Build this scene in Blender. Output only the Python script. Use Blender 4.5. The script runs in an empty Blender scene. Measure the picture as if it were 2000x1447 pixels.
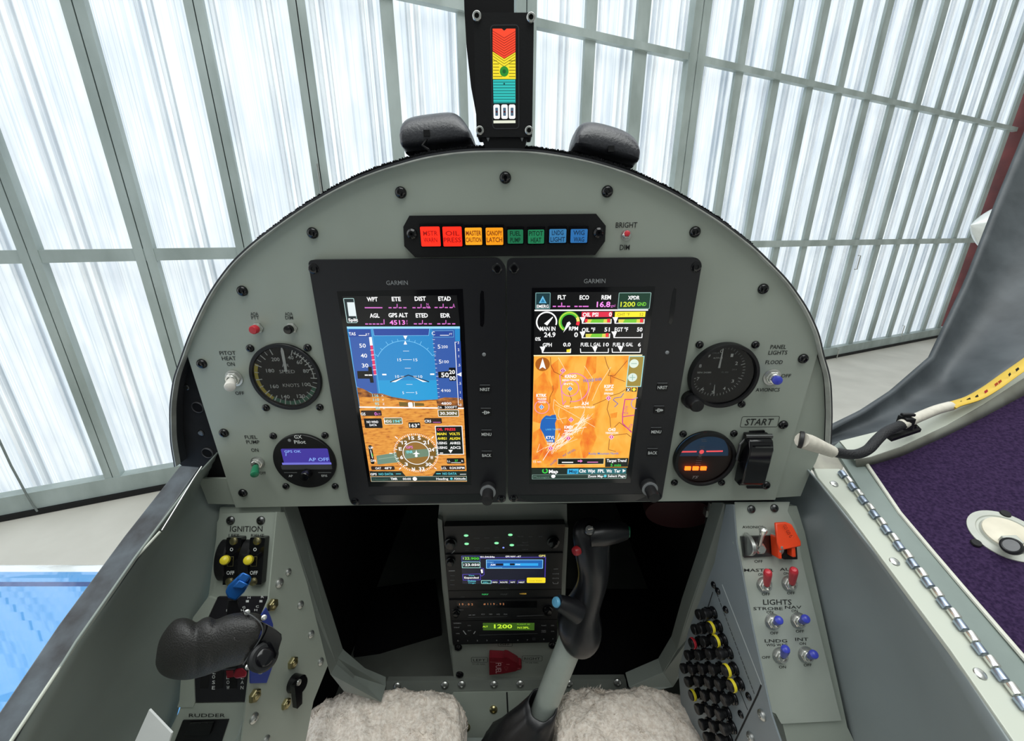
import bpy, bmesh, math, random
from mathutils import Vector, Matrix, noise
random.seed(7)
S = bpy.context.scene
C = S.collection
R = math.radians

# ---------------------------------------------------------------- camera, world, exposure
CAM = Vector((0, 0, 1.75)); PITCH = R(19.04); FPX = 785.0
cd = bpy.data.cameras.new('camera'); cam = bpy.data.objects.new('camera', cd); C.objects.link(cam)
cam.location = CAM; cam.rotation_euler = (R(90) - PITCH, 0, 0)
cd.sensor_fit = 'HORIZONTAL'; cd.sensor_width = 36; cd.lens = 36 * FPX / 2000; cd.clip_start = 0.02; cd.clip_end = 200
S.camera = cam
S.view_settings.view_transform = 'Standard'; S.view_settings.look = 'None'
S.view_settings.exposure = 0.0; S.view_settings.gamma = 1.0; S.view_settings.use_curve_mapping = False
w = bpy.data.worlds.new('world'); S.world = w; w.use_nodes = True
nt = w.node_tree; bg = nt.nodes['Background']
# daylight stands beyond the door wall; the hangar behind the pilot is dimmer
tc = nt.nodes.new('ShaderNodeTexCoord'); dp = nt.nodes.new('ShaderNodeVectorMath'); dp.operation = 'DOT_PRODUCT'; dp.inputs[1].default_value = (-.40, .90, .0)
rp = nt.nodes.new('ShaderNodeValToRGB'); mr = nt.nodes.new('ShaderNodeMapRange'); mr.inputs['From Min'].default_value = -1; mr.inputs['From Max'].default_value = 1
nt.links.new(tc.outputs['Generated'], dp.inputs[0]); nt.links.new(dp.outputs['Value'], mr.inputs['Value']); nt.links.new(mr.outputs[0], rp.inputs[0]); nt.links.new(rp.outputs[0], bg.inputs[0])
rp.color_ramp.elements[0].position = 0.40; rp.color_ramp.elements[0].color = (0.13, 0.14, 0.135, 1)
rp.color_ramp.elements[1].position = 0.62; rp.color_ramp.elements[1].color = (0.95, 0.98, 1.0, 1)
bg.inputs[1].default_value = 2.15
ld = bpy.data.lights.new('skylight', 'AREA'); ld.shape = 'RECTANGLE'; ld.size = 5; ld.size_y = 5; ld.energy = 330; ld.color = (0.97, 1, 0.98)
lo = bpy.data.objects.new('skylight', ld); C.objects.link(lo); lo.location = (0.6, -1.0, 7.6)
lo.rotation_euler = (Vector((0, .3, 1.5)) - Vector(lo.location)).to_track_quat('-Z', 'Y').to_euler()

# ---------------------------------------------------------------- materials
def col(h):
    h = h.lstrip('#'); o = []
    for i in (0, 2, 4):
        c = int(h[i:i + 2], 16) / 255
        o.append(c / 12.92 if c <= .04045 else ((c + .055) / 1.055) ** 2.4)
    return (*o, 1)
MC = {}
def mat(name, hexc, rough=.5, metal=0, bump=0, scale=80, var=.12, coat=0, spec=.5, hex2=None, stretch=None, em=None, es=1, bdist=.001):
    if name in MC: return MC[name]
    m = bpy.data.materials.new(name); m.use_nodes = True; t = m.node_tree; b = t.nodes['Principled BSDF']
    b.inputs['Roughness'].default_value = rough; b.inputs['Metallic'].default_value = metal
    b.inputs['Coat Weight'].default_value = coat; b.inputs['Coat Roughness'].default_value = .06; b.inputs['Specular IOR Level'].default_value = spec
    c = col(hexc); c2 = col(hex2) if hex2 else tuple([x * (1 - var) for x in c[:3]] + [1])
    n = t.nodes.new('ShaderNodeTexNoise'); n.inputs['Scale'].default_value = scale; n.inputs['Detail'].default_value = 5
    tc = t.nodes.new('ShaderNodeTexCoord')
    src = tc.outputs['Object']
    if stretch:
        mp = t.nodes.new('ShaderNodeMapping'); mp.inputs['Scale'].default_value = stretch; t.links.new(src, mp.inputs[0]); src = mp.outputs[0]
    t.links.new(src, n.inputs['Vector'])
    r = t.nodes.new('ShaderNodeValToRGB'); r.color_ramp.elements[0].position = .35; r.color_ramp.elements[1].position = .65
    r.color_ramp.elements[0].color = c2; r.color_ramp.elements[1].color = c
    t.links.new(n.outputs['Fac'], r.inputs[0]); t.links.new(r.outputs[0], b.inputs['Base Color'])
    if bump:
        bp = t.nodes.new('ShaderNodeBump'); bp.inputs['Strength'].default_value = bump; bp.inputs['Distance'].default_value = bdist
        t.links.new(n.outputs['Fac'], bp.inputs['Height']); t.links.new(bp.outputs[0], b.inputs['Normal'])
    if em:
        b.inputs['Emission Color'].default_value = col(em); b.inputs['Emission Strength'].default_value = es
    MC[name] = m; return m
def em(hexc, s=1.0):
    k = 'glow_' + hexc.strip('#') + '_%g' % s
    if k in MC: return MC[k]
    m = bpy.data.materials.new(k); m.use_nodes = True; t = m.node_tree; b = t.nodes['Principled BSDF']
    b.inputs['Base Color'].default_value = (.01, .01, .01, 1); b.inputs['Roughness'].default_value = .25
    b.inputs['Emission Color'].default_value = col(hexc); b.inputs['Emission Strength'].default_value = s
    MC[k] = m; return m
def em_noise(name, stops, scale=40, stretch=(1, 1, 1), s=1.0, dist=0.0, detail=6):
    m = bpy.data.materials.new(name); m.use_nodes = True; t = m.node_tree; b = t.nodes['Principled BSDF']
    b.inputs['Base Color'].default_value = (.01, .01, .01, 1)
    n = t.nodes.new('ShaderNodeTexNoise'); n.inputs['Scale'].default_value = scale; n.inputs['Detail'].default_value = detail; n.inputs['Distortion'].default_value = dist
    tc = t.nodes.new('ShaderNodeTexCoord'); mp = t.nodes.new('ShaderNodeMapping'); mp.inputs['Scale'].default_value = stretch
    t.links.new(tc.outputs['Object'], mp.inputs[0]); t.links.new(mp.outputs[0], n.inputs['Vector'])
    r = t.nodes.new('ShaderNodeValToRGB'); e = r.color_ramp.elements
    e[0].position, e[0].color = stops[0][0], col(stops[0][1]); e[1].position, e[1].color = stops[-1][0], col(stops[-1][1])
    for p, h in stops[1:-1]:
        q = e.new(p); q.color = col(h)
    t.links.new(n.outputs['Fac'], r.inputs[0]); t.links.new(r.outputs[0], b.inputs['Emission Color']); b.inputs['Emission Strength'].default_value = s
    return m
def glass_mat():
    m = bpy.data.materials.new('dial_glass'); m.use_nodes = True; t = m.node_tree
    t.nodes.remove(t.nodes['Principled BSDF']); o = t.nodes['Material Output']
    tr = t.nodes.new('ShaderNodeBsdfTransparent'); g = t.nodes.new('ShaderNodeBsdfGlossy'); g.inputs['Roughness'].default_value = .05
    f = t.nodes.new('ShaderNodeFresnel'); f.inputs[0].default_value = 1.3; x = t.nodes.new('ShaderNodeMixShader')
    t.links.new(f.outputs[0], x.inputs[0]); t.links.new(tr.outputs[0], x.inputs[1]); t.links.new(g.outputs[0], x.inputs[2]); t.links.new(x.outputs[0], o.inputs[0])
    return m
GLASS = glass_mat()
PAINT = mat('grey_green_paint', '#a3aba0', .42, bump=.05, scale=14, var=.07)
PAINTD = mat('side_wall_paint', '#8e9892', .5, bump=.06, scale=9, var=.16)
PAINTL = mat('console_paint', '#a9b1a6', .4, bump=.05, scale=20, var=.07)
CREAM = mat('rail_paint', '#c3c8bb', .4, scale=10, var=.05)
BLK = mat('black_plastic', '#131315', .42, bump=.08, scale=600, var=.1, spec=.35)
BLKG = mat('glossy_black', '#0d0d10', .14, var=.1, scale=40)
BLKM = mat('matte_black', '#101012', .75, var=.2, scale=90)
BLKR = mat('black_rubber', '#18191b', .5, bump=.1, scale=300)
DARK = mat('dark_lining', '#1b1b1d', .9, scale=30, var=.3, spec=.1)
FLOORBLK = mat('black_carpet', '#17171a', .95, bump=.5, scale=700, var=.4, spec=.1)
CHROME = mat('chrome', '#e6e6e0', .24, .88, scale=30, var=.05)
STEEL = mat('steel', '#c4c6c2', .33, .9, scale=50, var=.15)
BRASS = mat('yellow_zinc', '#b6ad83', .3, 1, scale=50, var=.2)
DSTEEL = mat('dark_steel', '#6c6d6d', .32, 1, scale=50, var=.3)
TXT = mat('black_lettering', '#20211f', .7, var=.05)
WTXT = mat('white_lettering', '#dfe2e0', .6, var=.03)
GTXT = mat('grey_lettering', '#8d9092', .6, var=.05)
WHITE = mat('white_plastic', '#e6e2da', .45, var=.05)
RED = mat('red_plastic', '#c8303c', .35, var=.1)
BLUE = mat('blue_plastic', '#3c46b4', .3, var=.1)
GREEN = mat('green_plastic', '#1f7a55', .35, var=.1)
YEL = mat('yellow_plastic', '#e0cf30', .35, var=.08)

# ---------------------------------------------------------------- geometry of the view
cp, sp = math.cos(PITCH), math.sin(PITCH)
def ray(px, py):
    a, b = (px - 1000) / FPX, (py - 723.5) / FPX
    return Vector((a, cp - b * sp, -sp - b * cp))
def Q(px, py, d): return CAM + ray(px, py) * d
class Plane:
    def __init__(s, o, u, v):
        s.o = Vector(o); s.u = Vector(u).normalized(); n = s.u.cross(Vector(v)).normalized(); s.n = n; s.v = n.cross(s.u)
    @classmethod
    def three(c, a, b, d): return c(a, b - a, d - a)
    def P(s, px, py, h=0):
        o = s.o + s.n * h; r = ray(px, py); t = (o - CAM).dot(s.n) / r.dot(s.n); q = CAM + r * t - s.o
        return Vector((q.dot(s.u), q.dot(s.v), h))
    def W(s, px, py, h=0):
        p = s.P(px, py, h); return s.o + s.u * p.x + s.v * p.y + s.n * h
    def sub(s, px, py, h=0):
        return Plane(s.W(px, py, h), s.u, s.v)
    def M(s):
        m = Matrix.Identity(4)
        for i, a in enumerate((s.u, s.v, s.n)):
            for j in range(3): m[j][i] = a[j]
        for j in range(3): m[j][3] = s.o[j]
        return m
    def s(s, px, py, n=10):
        return (s.P(px + n, py) - s.P(px - n, py)).length / (2 * n)
    def sy(s, px, py, n=10):
        return (s.P(px, py + n) - s.P(px, py - n)).length / (2 * n)
    def L(s, w):
        q = Vector(w) - s.o; return Vector((q.dot(s.u), q.dot(s.v), q.dot(s.n)))
tl, rl = R(1.6), R(.5)
_u, _v = Vector((1, 0, 0)), Vector((0, -math.sin(tl), math.cos(tl)))
PAN = Plane(CAM + Vector((0, .3285, 0)), _u * math.cos(rl) + _v * math.sin(rl), _v)
PAN = Plane(CAM + Vector((0, .3285, 0)), PAN.u, _v * math.cos(rl) - _u * math.sin(rl))

# ---------------------------------------------------------------- mesh helpers
def tag(o, label=None, cat=None, group=None, kind=None):
    if label: o['label'] = label
    if cat: o['category'] = cat
    if group: o['group'] = group
    if kind: o['kind'] = kind
    return o
def thing(name, label, cat, fr=None, loc=None, group=None):
    o = bpy.data.objects.new(name, None); C.objects.link(o); o.empty_display_size = .01
    if fr is not None: o.matrix_world = fr.M()
    elif loc is not None: o.location = loc
    return tag(o, label, cat, group)
class MB:
    def __init__(s): s.v, s.f, s.m, s.mats = [], [], [], []
    def mi(s, m):
        if m not in s.mats: s.mats.append(m)
        return s.mats.index(m)
    def add(s, vs, fs, m):
        b = len(s.v); i = s.mi(m); s.v += [tuple(x) for x in vs]
        for f in fs: s.f.append([b + k for k in f]); s.m.append(i)
        return s
    def box(s, c, sz, m, rot=None):
        c = Vector(c); x, y, z = [a / 2 for a in sz]
        vs = [Vector((i * x, j * y, k * z)) for i in (-1, 1) for j in (-1, 1) for k in (-1, 1)]
        if rot is not None: vs = [rot @ q for q in vs]
        return s.add([c + q for q in vs], [(0, 1, 3, 2), (4, 6, 7, 5), (0, 4, 5, 1), (2, 3, 7, 6), (0, 2, 6, 4), (1, 5, 7, 3)], m)
    def prism(s, pts, z0, z1, m, mside=None, top_scale=None):
        n = len(pts); A = sum(pts[i][0] * pts[(i + 1) % n][1] - pts[(i + 1) % n][0] * pts[i][1] for i in range(n))
        if A < 0: pts = pts[::-1]
        tp = pts
        if top_scale:
            cx = sum(p[0] for p in pts) / n; cy = sum(p[1] for p in pts) / n
            tp = [(cx + (p[0] - cx) * top_scale, cy + (p[1] - cy) * top_scale) for p in pts]
        vs = [(p[0], p[1], z0) for p in pts] + [(p[0], p[1], z1) for p in tp]
        s.add(vs, [list(range(n, 2 * n))], m)
        s.add(vs, [list(range(n))[::-1]] + [(i, (i + 1) % n, n + (i + 1) % n, n + i) for i in range(n)], mside or m)
        return s
    def hull3(s, F, B, m):
        n = len(F)
        return s.add(list(F) + list(B), [list(range(n)), list(range(2 * n - 1, n - 1, -1))] + [(i, n + i, n + (i + 1) % n, (i + 1) % n) for i in range(n)], m)
    def lathe(s, prof, m, c=(0, 0, 0), ax=(0, 0, 1), seg=28, mats=None):
        ax = Vector(ax).normalized(); q = Vector((0, 0, 1)).rotation_difference(ax); c = Vector(c); b = len(s.v); n = len(prof)
        for r, z in prof:
            for k in range(seg):
                a = 2 * math.pi * k / seg; s.v.append(tuple(c + q @ Vector((r * math.cos(a), r * math.sin(a), z))))
        for j in range(n - 1):
            mi = s.mi(mats[j] if mats else m)
            for k in range(seg):
                k2 = (k + 1) % seg; s.f.append([b + j * seg + k, b + j * seg + k2, b + (j + 1) * seg + k2, b + (j + 1) * seg + k]); s.m.append(mi)
        s.f.append([b + k for k in range(seg)][::-1]); s.m.append(s.mi(mats[0] if mats else m))
        s.f.append([b + (n - 1) * seg + k for k in range(seg)]); s.m.append(s.mi(mats[-1] if mats else m))
        return s
    def tube(s, path, r, m, seg=12, flat=1.0, up=None):
        path = [Vector(p) for p in path]; n = len(path); rs = r if isinstance(r, (list, tuple)) else [r] * n; b = len(s.v)
        u = None
        for i, p in enumerate(path):
            t = (path[min(i + 1, n - 1)] - path[max(i - 1, 0)]).normalized()
            if u is None:
                u = Vector(up) if up else (Vector((0, 0, 1)) if abs(t.z) < .9 else Vector((1, 0, 0)))
            u = (u - t * u.dot(t)).normalized(); w = t.cross(u)
            for k in range(seg):
                a = 2 * math.pi * k / seg; s.v.append(tuple(p + u * math.cos(a) * rs[i] * flat + w * math.sin(a) * rs[i]))
        mi = s.mi(m)
        for i in range(n - 1):
            for k in range(seg):
                k2 = (k + 1) % seg; s.f.append([b + i * seg + k, b + i * seg + k2, b + (i + 1) * seg + k2, b + (i + 1) * seg + k]); s.m.append(mi)
        s.f.append([b + k for k in range(seg)][::-1]); s.m.append(mi); s.f.append([b + (n - 1) * seg + k for k in range(seg)]); s.m.append(mi)
        return s
    def grid(s, fn, nu, nv, m):
        b = len(s.v); mi = s.mi(m)
        for i in range(nu + 1):
            for j in range(nv + 1): s.v.append(tuple(fn(i / nu, j / nv)))
        for i in range(nu):
            for j in range(nv):
                a = b + i * (nv + 1) + j; s.f.append([a, a + nv + 1, a + nv + 2, a + 1]); s.m.append(mi)
        return s
    def build(s, name, parent=None, smooth=35, bevel=0, bseg=2, solid=0, subd=0, mw=None):
        me = bpy.data.meshes.new(name); me.from_pydata(s.v, [], s.f); me.update()
        for m in s.mats: me.materials.append(m)
        me.polygons.foreach_set('material_index', s.m)
        if smooth:
            me.polygons.foreach_set('use_smooth', [True] * len(me.polygons)); me.set_sharp_from_angle(angle=R(smooth))
        o = bpy.data.objects.new(name, me); C.objects.link(o)
        if parent: o.parent = parent
        if mw is not None: o.matrix_world = mw
        if solid:
            q = o.modifiers.new('thickness', 'SOLIDIFY'); q.thickness = solid; q.offset = -1
        if bevel:
            q = o.modifiers.new('bevel', 'BEVEL'); q.width = bevel; q.segments = bseg; q.limit_method = 'ANGLE'; q.angle_limit = R(40)
        if subd:
            q = o.modifiers.new('smooth', 'SUBSURF'); q.levels = subd; q.render_levels = subd
        return o
def wpart(mb, name, parent=None, **k):       # verts given in world space under a root with its own frame
    if parent:
        bpy.context.view_layer.update(); inv = parent.matrix_world.inverted(); mb.v = [tuple(inv @ Vector(x)) for x in mb.v]
    return mb.build(name, parent, **k)
def kids(o): return [c for c in bpy.data.objects if c.parent == o]
def copy_tree(o, mw=None, parent=None):
    c = o.copy(); C.objects.link(c); c.parent = parent
    if mw is not None: c.matrix_world = mw
    for k in KIDS.get(o.name) or KIDS.setdefault(o.name, kids(o)): copy_tree(k, None, c)
    return c
KIDS = {}

# text geometry from the built-in font, cached
TC_ = {}
def text_geo(st, bold=0, shear=0):
    k = (st, bold, shear)
    if k in TC_: return TC_[k]
    cu = bpy.data.curves.new('t', 'FONT'); cu.body = st; cu.size = 1; cu.resolution_u = 2; cu.offset = bold; cu.shear = shear
    ob = bpy.data.objects.new('t', cu); C.objects.link(ob); dg = bpy.context.evaluated_depsgraph_get(); me = bpy.data.meshes.new_from_object(ob.evaluated_get(dg))
    vs = [v.co.copy() for v in me.vertices]; fs = [list(p.vertices) for p in me.polygons]
    bpy.data.objects.remove(ob); bpy.data.curves.remove(cu); bpy.data.meshes.remove(me)
    x0 = min(v.x for v in vs); x1 = max(v.x for v in vs)
    TC_[k] = (vs, fs, x0, x1); return TC_[k]
class CV(MB):
    """flat drawing on a frame: pixel pairs are turned into points of the frame's own plane"""
    def __init__(s, fr, h=0, tf=None, step=.00005):
        super().__init__(); s.fr, s.h, s.step = fr, h, step; s.tf = tf or (lambda x, y: (x, y)); s.k = s.tf(1, 0)[0] - s.tf(0, 0)[0]
    def p(s, x, y, lay=0): q = s.fr.P(*s.tf(x, y), s.h); return Vector((q.x, q.y, s.h + lay * s.step))
    def sc(s, x, y): X, Y = s.tf(x, y); return s.fr.s(X, Y) * s.k
    def poly(s, pts, m, lay=1):
        P = [s.p(x, y, lay) for x, y in pts]; n = len(P)
        if sum(P[i].x * P[(i + 1) % n].y - P[(i + 1) % n].x * P[i].y for i in range(n)) < 0: P = P[::-1]
        return s.add(P, [list(range(n))], m)
    def rect(s, x0, y0, x1, y1, m, lay=1, r=0, line=0, mline=None):
        a, b = s.p(x0, y0), s.p(x1, y1); l, rr, t, bo = a.x, b.x, a.y, b.y; z = s.h + lay * s.step; k = s.sc(x0, y0)
        def rr_(l, rr, t, bo, r):
            if r <= 0: return [(l, bo), (rr, bo), (rr, t), (l, t)]
            o = []
            for cx, cy, a0 in ((rr - r, t - r, 0), (l + r, t - r, 90), (l + r, bo + r, 180), (rr - r, bo + r, 270)):
                for q in range(5): an = R(a0 + q * 22.5); o.append((cx + r * math.cos(an), cy + r * math.sin(an)))
            return o
        r *= k
        if m: P = rr_(l, rr, t, bo, r); s.add([(x, y, z) for x, y in P], [list(range(len(P)))], m)
        if line:
            g = line * k; O = rr_(l, rr, t, bo, r); I = rr_(l + g, rr - g, t - g, bo + g, max(r - g, 0 if r <= 0 else 1e-6)); n = len(O)
            s.add([(x, y, z + s.step) for x, y in O + I], [(i, (i + 1) % n, n + (i + 1) % n, n + i) for i in range(n)], mline)
        return s
    def line(s, pts, wd, m, lay=2):
        k = s.sc(*pts[0]); P = [s.p(x, y, lay) for x, y in pts]
        for a, b in zip(P, P[1:]):
            d = b - a
            if d.length < 1e-7: continue
            d.normalize(); n = Vector((-d.y, d.x, 0)) * wd * k / 2; e = d * wd * k * .25
            s.add([a - n - e, b - n + e, b + n + e, a + n - e], [(0, 1, 2, 3)], m)
        return s
    def arc(s, cx, cy, r, a0, a1, wd, m, lay=2, seg=None):
        """clockwise degrees from the top"""
        k = s.sc(cx, cy); c = s.p(cx, cy, lay); n = seg or max(6, int(abs(a1 - a0) / 7)); V = []
        for i in range(n + 1):
            a = R(a0 + (a1 - a0) * i / n)
            for q in (r - wd / 2, r + wd / 2): V.append(c + Vector((math.sin(a), math.cos(a), 0)) * q * k)
        return s.add(V, [(2 * i, 2 * i + 2, 2 * i + 3, 2 * i + 1)[::-1] for i in range(n)], m)
    def disc(s, cx, cy, r, m, lay=1, seg=28):
        k = s.sc(cx, cy); c = s.p(cx, cy, lay)
        return s.add([c + Vector((math.cos(6.28318 * i / seg), math.sin(6.28318 * i / seg), 0)) * r * k for i in range(seg)], [list(range(seg))], m)
    def tick(s, cx, cy, ang, r0, r1, wd, m, lay=3):
        k = s.sc(cx, cy); c = s.p(cx, cy, lay); a = R(ang); d = Vector((math.sin(a), math.cos(a), 0)); n = Vector((d.y, -d.x, 0)) * wd * k / 2
        return s.add([c + d * r0 * k - n, c + d * r0 * k + n, c + d * r1 * k + n, c + d * r1 * k - n], [(3, 2, 1, 0)], m)
    def text(s, st, x, y, hgt, m, lay=4, wid=None, al='c', rot=0, bold=0, shear=0):
        """(x, y) is the middle of the capital height; hgt the capital height in the crop's pixels"""
        vs, fs, x0, x1 = text_geo(st, bold, shear); k = s.sc(x, y); c = s.p(x, y, lay); sy = hgt * k / .729
        sxx = sy if wid is None else wid * k / max(x1 - x0, 1e-6)
        off = {'c': (x0 + x1) / 2, 'l': x0, 'r': x1}[al]; ca, sa = math.cos(R(rot)), math.sin(R(rot)); V = []
        for v in vs:
            a, b = (v.x - off) * sxx, (v.y - .3645) * sy; V.append((c.x + a * ca - b * sa, c.y + a * sa + b * ca, c.z))
        return s.add(V, fs, m)
def crop(ox, oy, k): return lambda x, y: (ox + x / k, oy + y / k)
def circ(r, n=32, c=(0, 0)): return [(c[0] + r * math.cos(2 * math.pi * i / n), c[1] + r * math.sin(2 * math.pi * i / n)) for i in range(n)]
def rrect(x0, y0, x1, y1, r, n=5):
    x0, x1 = min(x0, x1), max(x0, x1); y0, y1 = min(y0, y1), max(y0, y1); o = []
    for cx, cy, a0 in ((x1 - r, y1 - r, 0), (x0 + r, y1 - r, 90), (x0 + r, y0 + r, 180), (x1 - r, y0 + r, 270)):
        for q in range(n): a = R(a0 + q * 90 / (n - 1)); o.append((cx + r * math.cos(a), cy + r * math.sin(a)))
    return o

# ================================================================ THE HANGAR
def structure(o): o['kind'] = 'structure'; return o
GROUND = Plane((0, 0, 0), (1, 0, 0), (0, 1, 0))
base = GROUND.W(310, 952); base2 = GROUND.W(1830, 657)
WALL = Plane(base, base2 - base, Vector((0, 0, 1)))          # u runs along the door wall, v is up, n faces the room
if WALL.n.y > 0: WALL = Plane(base, base - base2, Vector((0, 0, 1)))
concrete = mat('concrete_floor', '#dedad0', .6, bump=.15, scale=2.2, hex2='#cfcbc1', bdist=.01)
mb = MB(); mb.add([(-14, -6, 0), (22, -6, 0), (22, 22, 0), (-14, 22, 0)], [(0, 1, 2, 3)], concrete)
structure(mb.build('floor', smooth=0))
def sheet_mat():
    m = bpy.data.materials.new('translucent_sheet'); m.use_nodes = True; t = m.node_tree; t.nodes.remove(t.nodes['Principled BSDF'])
    o = t.nodes['Material Output']; d = t.nodes.new('ShaderNodeBsdfDiffuse'); tr = t.nodes.new('ShaderNodeBsdfTranslucent'); a = t.nodes.new('ShaderNodeAddShader')
    tc = t.nodes.new('ShaderNodeTexCoord')
    def nz(sc, st, p0, c0, p1, c1):
        mp = t.nodes.new('ShaderNodeMapping'); mp.inputs['Scale'].default_value = st; n = t.nodes.new('ShaderNodeTexNoise'); n.inputs['Scale'].default_value = sc; n.inputs['Detail'].default_value = 6
        r = t.nodes.new('ShaderNodeValToRGB'); r.color_ramp.elements[0].position = p0; r.color_ramp.elements[0].color = c0; r.color_ramp.elements[1].position = p1; r.color_ramp.elements[1].color = c1
        t.links.new(tc.outputs['Object'], mp.inputs[0]); t.links.new(mp.outputs[0], n.inputs['Vector']); t.links.new(n.outputs['Fac'], r.inputs[0]); return r
    n1 = nz(3.0, (9, .03, 1), .38, (.84, .87, .90, 1), .5, (1, 1, 1, 1)); n3 = nz(3.0, (60, .05, 1), .40, (.83, .865, .885, 1), .46, (1, 1, 1, 1)); n2 = nz(5.0, (2.2, .5, 1), .38, (.86, .88, .91, 1), .6, (1, 1, 1, 1))
    x = t.nodes.new('ShaderNodeMixRGB'); x.blend_type = 'MULTIPLY'; x.inputs[0].default_value = 1; t.links.new(n1.outputs[0], x.inputs[1]); t.links.new(n2.outputs[0], x.inputs[2])
    x2 = t.nodes.new('ShaderNodeMixRGB'); x2.blend_type = 'MULTIPLY'; x2.inputs[0].default_value = 1; t.links.new(x.outputs[0], x2.inputs[1]); t.links.new(n3.outputs[0], x2.inputs[2]); x = x2
    # backlit darkening of each rib's folds, painted into the sheet colour as thin lines
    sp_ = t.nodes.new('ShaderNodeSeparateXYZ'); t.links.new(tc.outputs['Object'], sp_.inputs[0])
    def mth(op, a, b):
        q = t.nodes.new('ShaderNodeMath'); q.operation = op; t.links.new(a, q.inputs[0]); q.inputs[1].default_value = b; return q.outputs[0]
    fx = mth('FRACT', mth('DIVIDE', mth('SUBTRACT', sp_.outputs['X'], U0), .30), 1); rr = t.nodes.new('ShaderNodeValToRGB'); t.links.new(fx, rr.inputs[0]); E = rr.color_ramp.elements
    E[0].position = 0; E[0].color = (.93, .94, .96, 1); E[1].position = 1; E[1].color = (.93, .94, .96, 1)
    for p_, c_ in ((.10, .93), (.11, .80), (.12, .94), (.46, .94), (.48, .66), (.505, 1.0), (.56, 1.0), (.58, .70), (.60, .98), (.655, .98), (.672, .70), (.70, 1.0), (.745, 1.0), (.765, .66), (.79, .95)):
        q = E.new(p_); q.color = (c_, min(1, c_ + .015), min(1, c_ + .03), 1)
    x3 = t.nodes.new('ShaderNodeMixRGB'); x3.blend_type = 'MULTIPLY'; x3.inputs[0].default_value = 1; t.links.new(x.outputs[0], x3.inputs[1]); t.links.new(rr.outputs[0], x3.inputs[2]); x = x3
    def sc(v):
        y = t.nodes.new('ShaderNodeMixRGB'); y.blend_type = 'MULTIPLY'; y.inputs[0].default_value = 1; y.inputs[2].default_value = v; t.links.new(x.outputs[0], y.inputs[1]); return y
    t.links.new(sc((.42, .43, .44, 1)).outputs[0], d.inputs[0]); t.links.new(sc((.54, .56, .57, 1)).outputs[0], tr.inputs[0])
    t.links.new(d.outputs[0], a.inputs[0]); t.links.new(tr.outputs[0], a.inputs[1]); t.links.new(a.outputs[0], o.inputs[0])
    return m
colU = WALL.P(1905, 430).x; U0, U1 = WALL.P(0, 900).x - 2.2, colU + .25; WH = 7.2
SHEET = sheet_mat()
mb = MB(); x = U0; prof = []
while x < U1:                                             # ribbed sheet: broad flats with paired narrow ribs
    prof += [(x, 0), (x + .145, 0), (x + .152, .022), (x + .170, .022), (x + .177, 0), (x + .20, 0), (x + .207, .022), (x + .225, .022), (x + .232, 0)]
    x += .30
n = len(prof); V = [(a, .06, -.09 + b) for a, b in prof] + [(a, WH, -.09 + b) for a, b in prof]
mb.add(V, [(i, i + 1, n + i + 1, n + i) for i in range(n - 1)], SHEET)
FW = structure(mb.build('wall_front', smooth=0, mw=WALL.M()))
GALV = mat('galvanised_frame', '#b4c0be', .5, 0, scale=5, hex2='#99a5a2', stretch=(1, .4, 1))
GALV2 = mat('galvanised_bead', '#b6c0bd', .4, .2, scale=6)
tn = [0]
def trim(mb, **k): tn[0] += 1; return structure(mb.build('trim_%d' % tn[0], mw=WALL.M(), **k))
def post(xl, xr, y=0, double=False):
    a, b = WALL.P(xl, y).x, WALL.P(xr, y).x
    wd = b - a; mb = MB()
    if double:
        g = wd * .03; m_ = (a + b) / 2
        mb.box(((a + m_ - g) / 2, WH / 2, 0), (m_ - g - a, WH, .07), GALV); mb.box(((b + m_ + g) / 2, WH / 2, 0), (b - m_ - g, WH, .07), GALV)
        mb.box((m_, WH / 2, -.03), (g * 3, WH, .02), BLKM)
    else: mb.box(((a + b) / 2, WH / 2, -.015), (wd, WH, .03), GALV)
    trim(mb, smooth=0)
B_ = WALL.P(121, 0).x - WALL.P(359, 0).x
step = B_
for xl, xr, dbl in ((121, 168, 1), (359, 397, 1), (560, 595, 1), (742, 767, 0), (892, 908, 0), (1005, 1045, 1), (1147, 1168, 0), (1248, 1273, 0), (1354, 1386, 1), (1459, 1475, 0), (1538, 1552, 0),
                (1611, 1624, 0), (1675, 1687, 0), (1736, 1748, 0), (1792, 1804, 0), (1846, 1857, 0), (1893, 1902, 0), (1940, 1948, 0), (1984, 1991, 0)):
    post(xl, xr, 0, dbl)
post(45, 84, 500, 1); 
p0 = WALL.P(1861, 670).x                         # posts that enter the frame below its upper corner
for xx in (2024, 2060): post(xx - 4, xx + 4, 0)
def rail(px, py0, py1, z=.035):
    a, b = WALL.P(px, py0).y, WALL.P(px, py1).y; mb = MB()
    mb.box(((U0 + U1) / 2, (a + b) / 2, z - .035), (U1 - U0, abs(a - b), .055), GALV); trim(mb, smooth=0)
rail(1300, 95, 110); rail(465, 483, 505)
mb = MB(); mb.box(((U0 + U1) / 2, .10, 0), (U1 - U0, .12, .08), GALV); mb.box(((U0 + U1) / 2, .02, .03), (U1 - U0, .035, .05), BLKM); trim(mb, smooth=0)
rail(1300, -420, -400)
REDS = mat('red_oxide_steel', '#6d3434', .55, scale=4, hex2='#53282a')
cx = WALL.P(1912, 440).x; mb = MB()
mb.box((cx + .35, 4, .15), (.45, 8, .04), REDS); mb.box((cx + .12, 4, .04), (.03, 8, .26), REDS); mb.box((cx + .55, 4, .04), (.03, 8, .26), REDS)
tag(mb.build('steel_column', mw=WALL.M(), smooth=0), 'red-brown painted steel column at the right end of the hangar door', 'column')
mb = MB()
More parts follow.
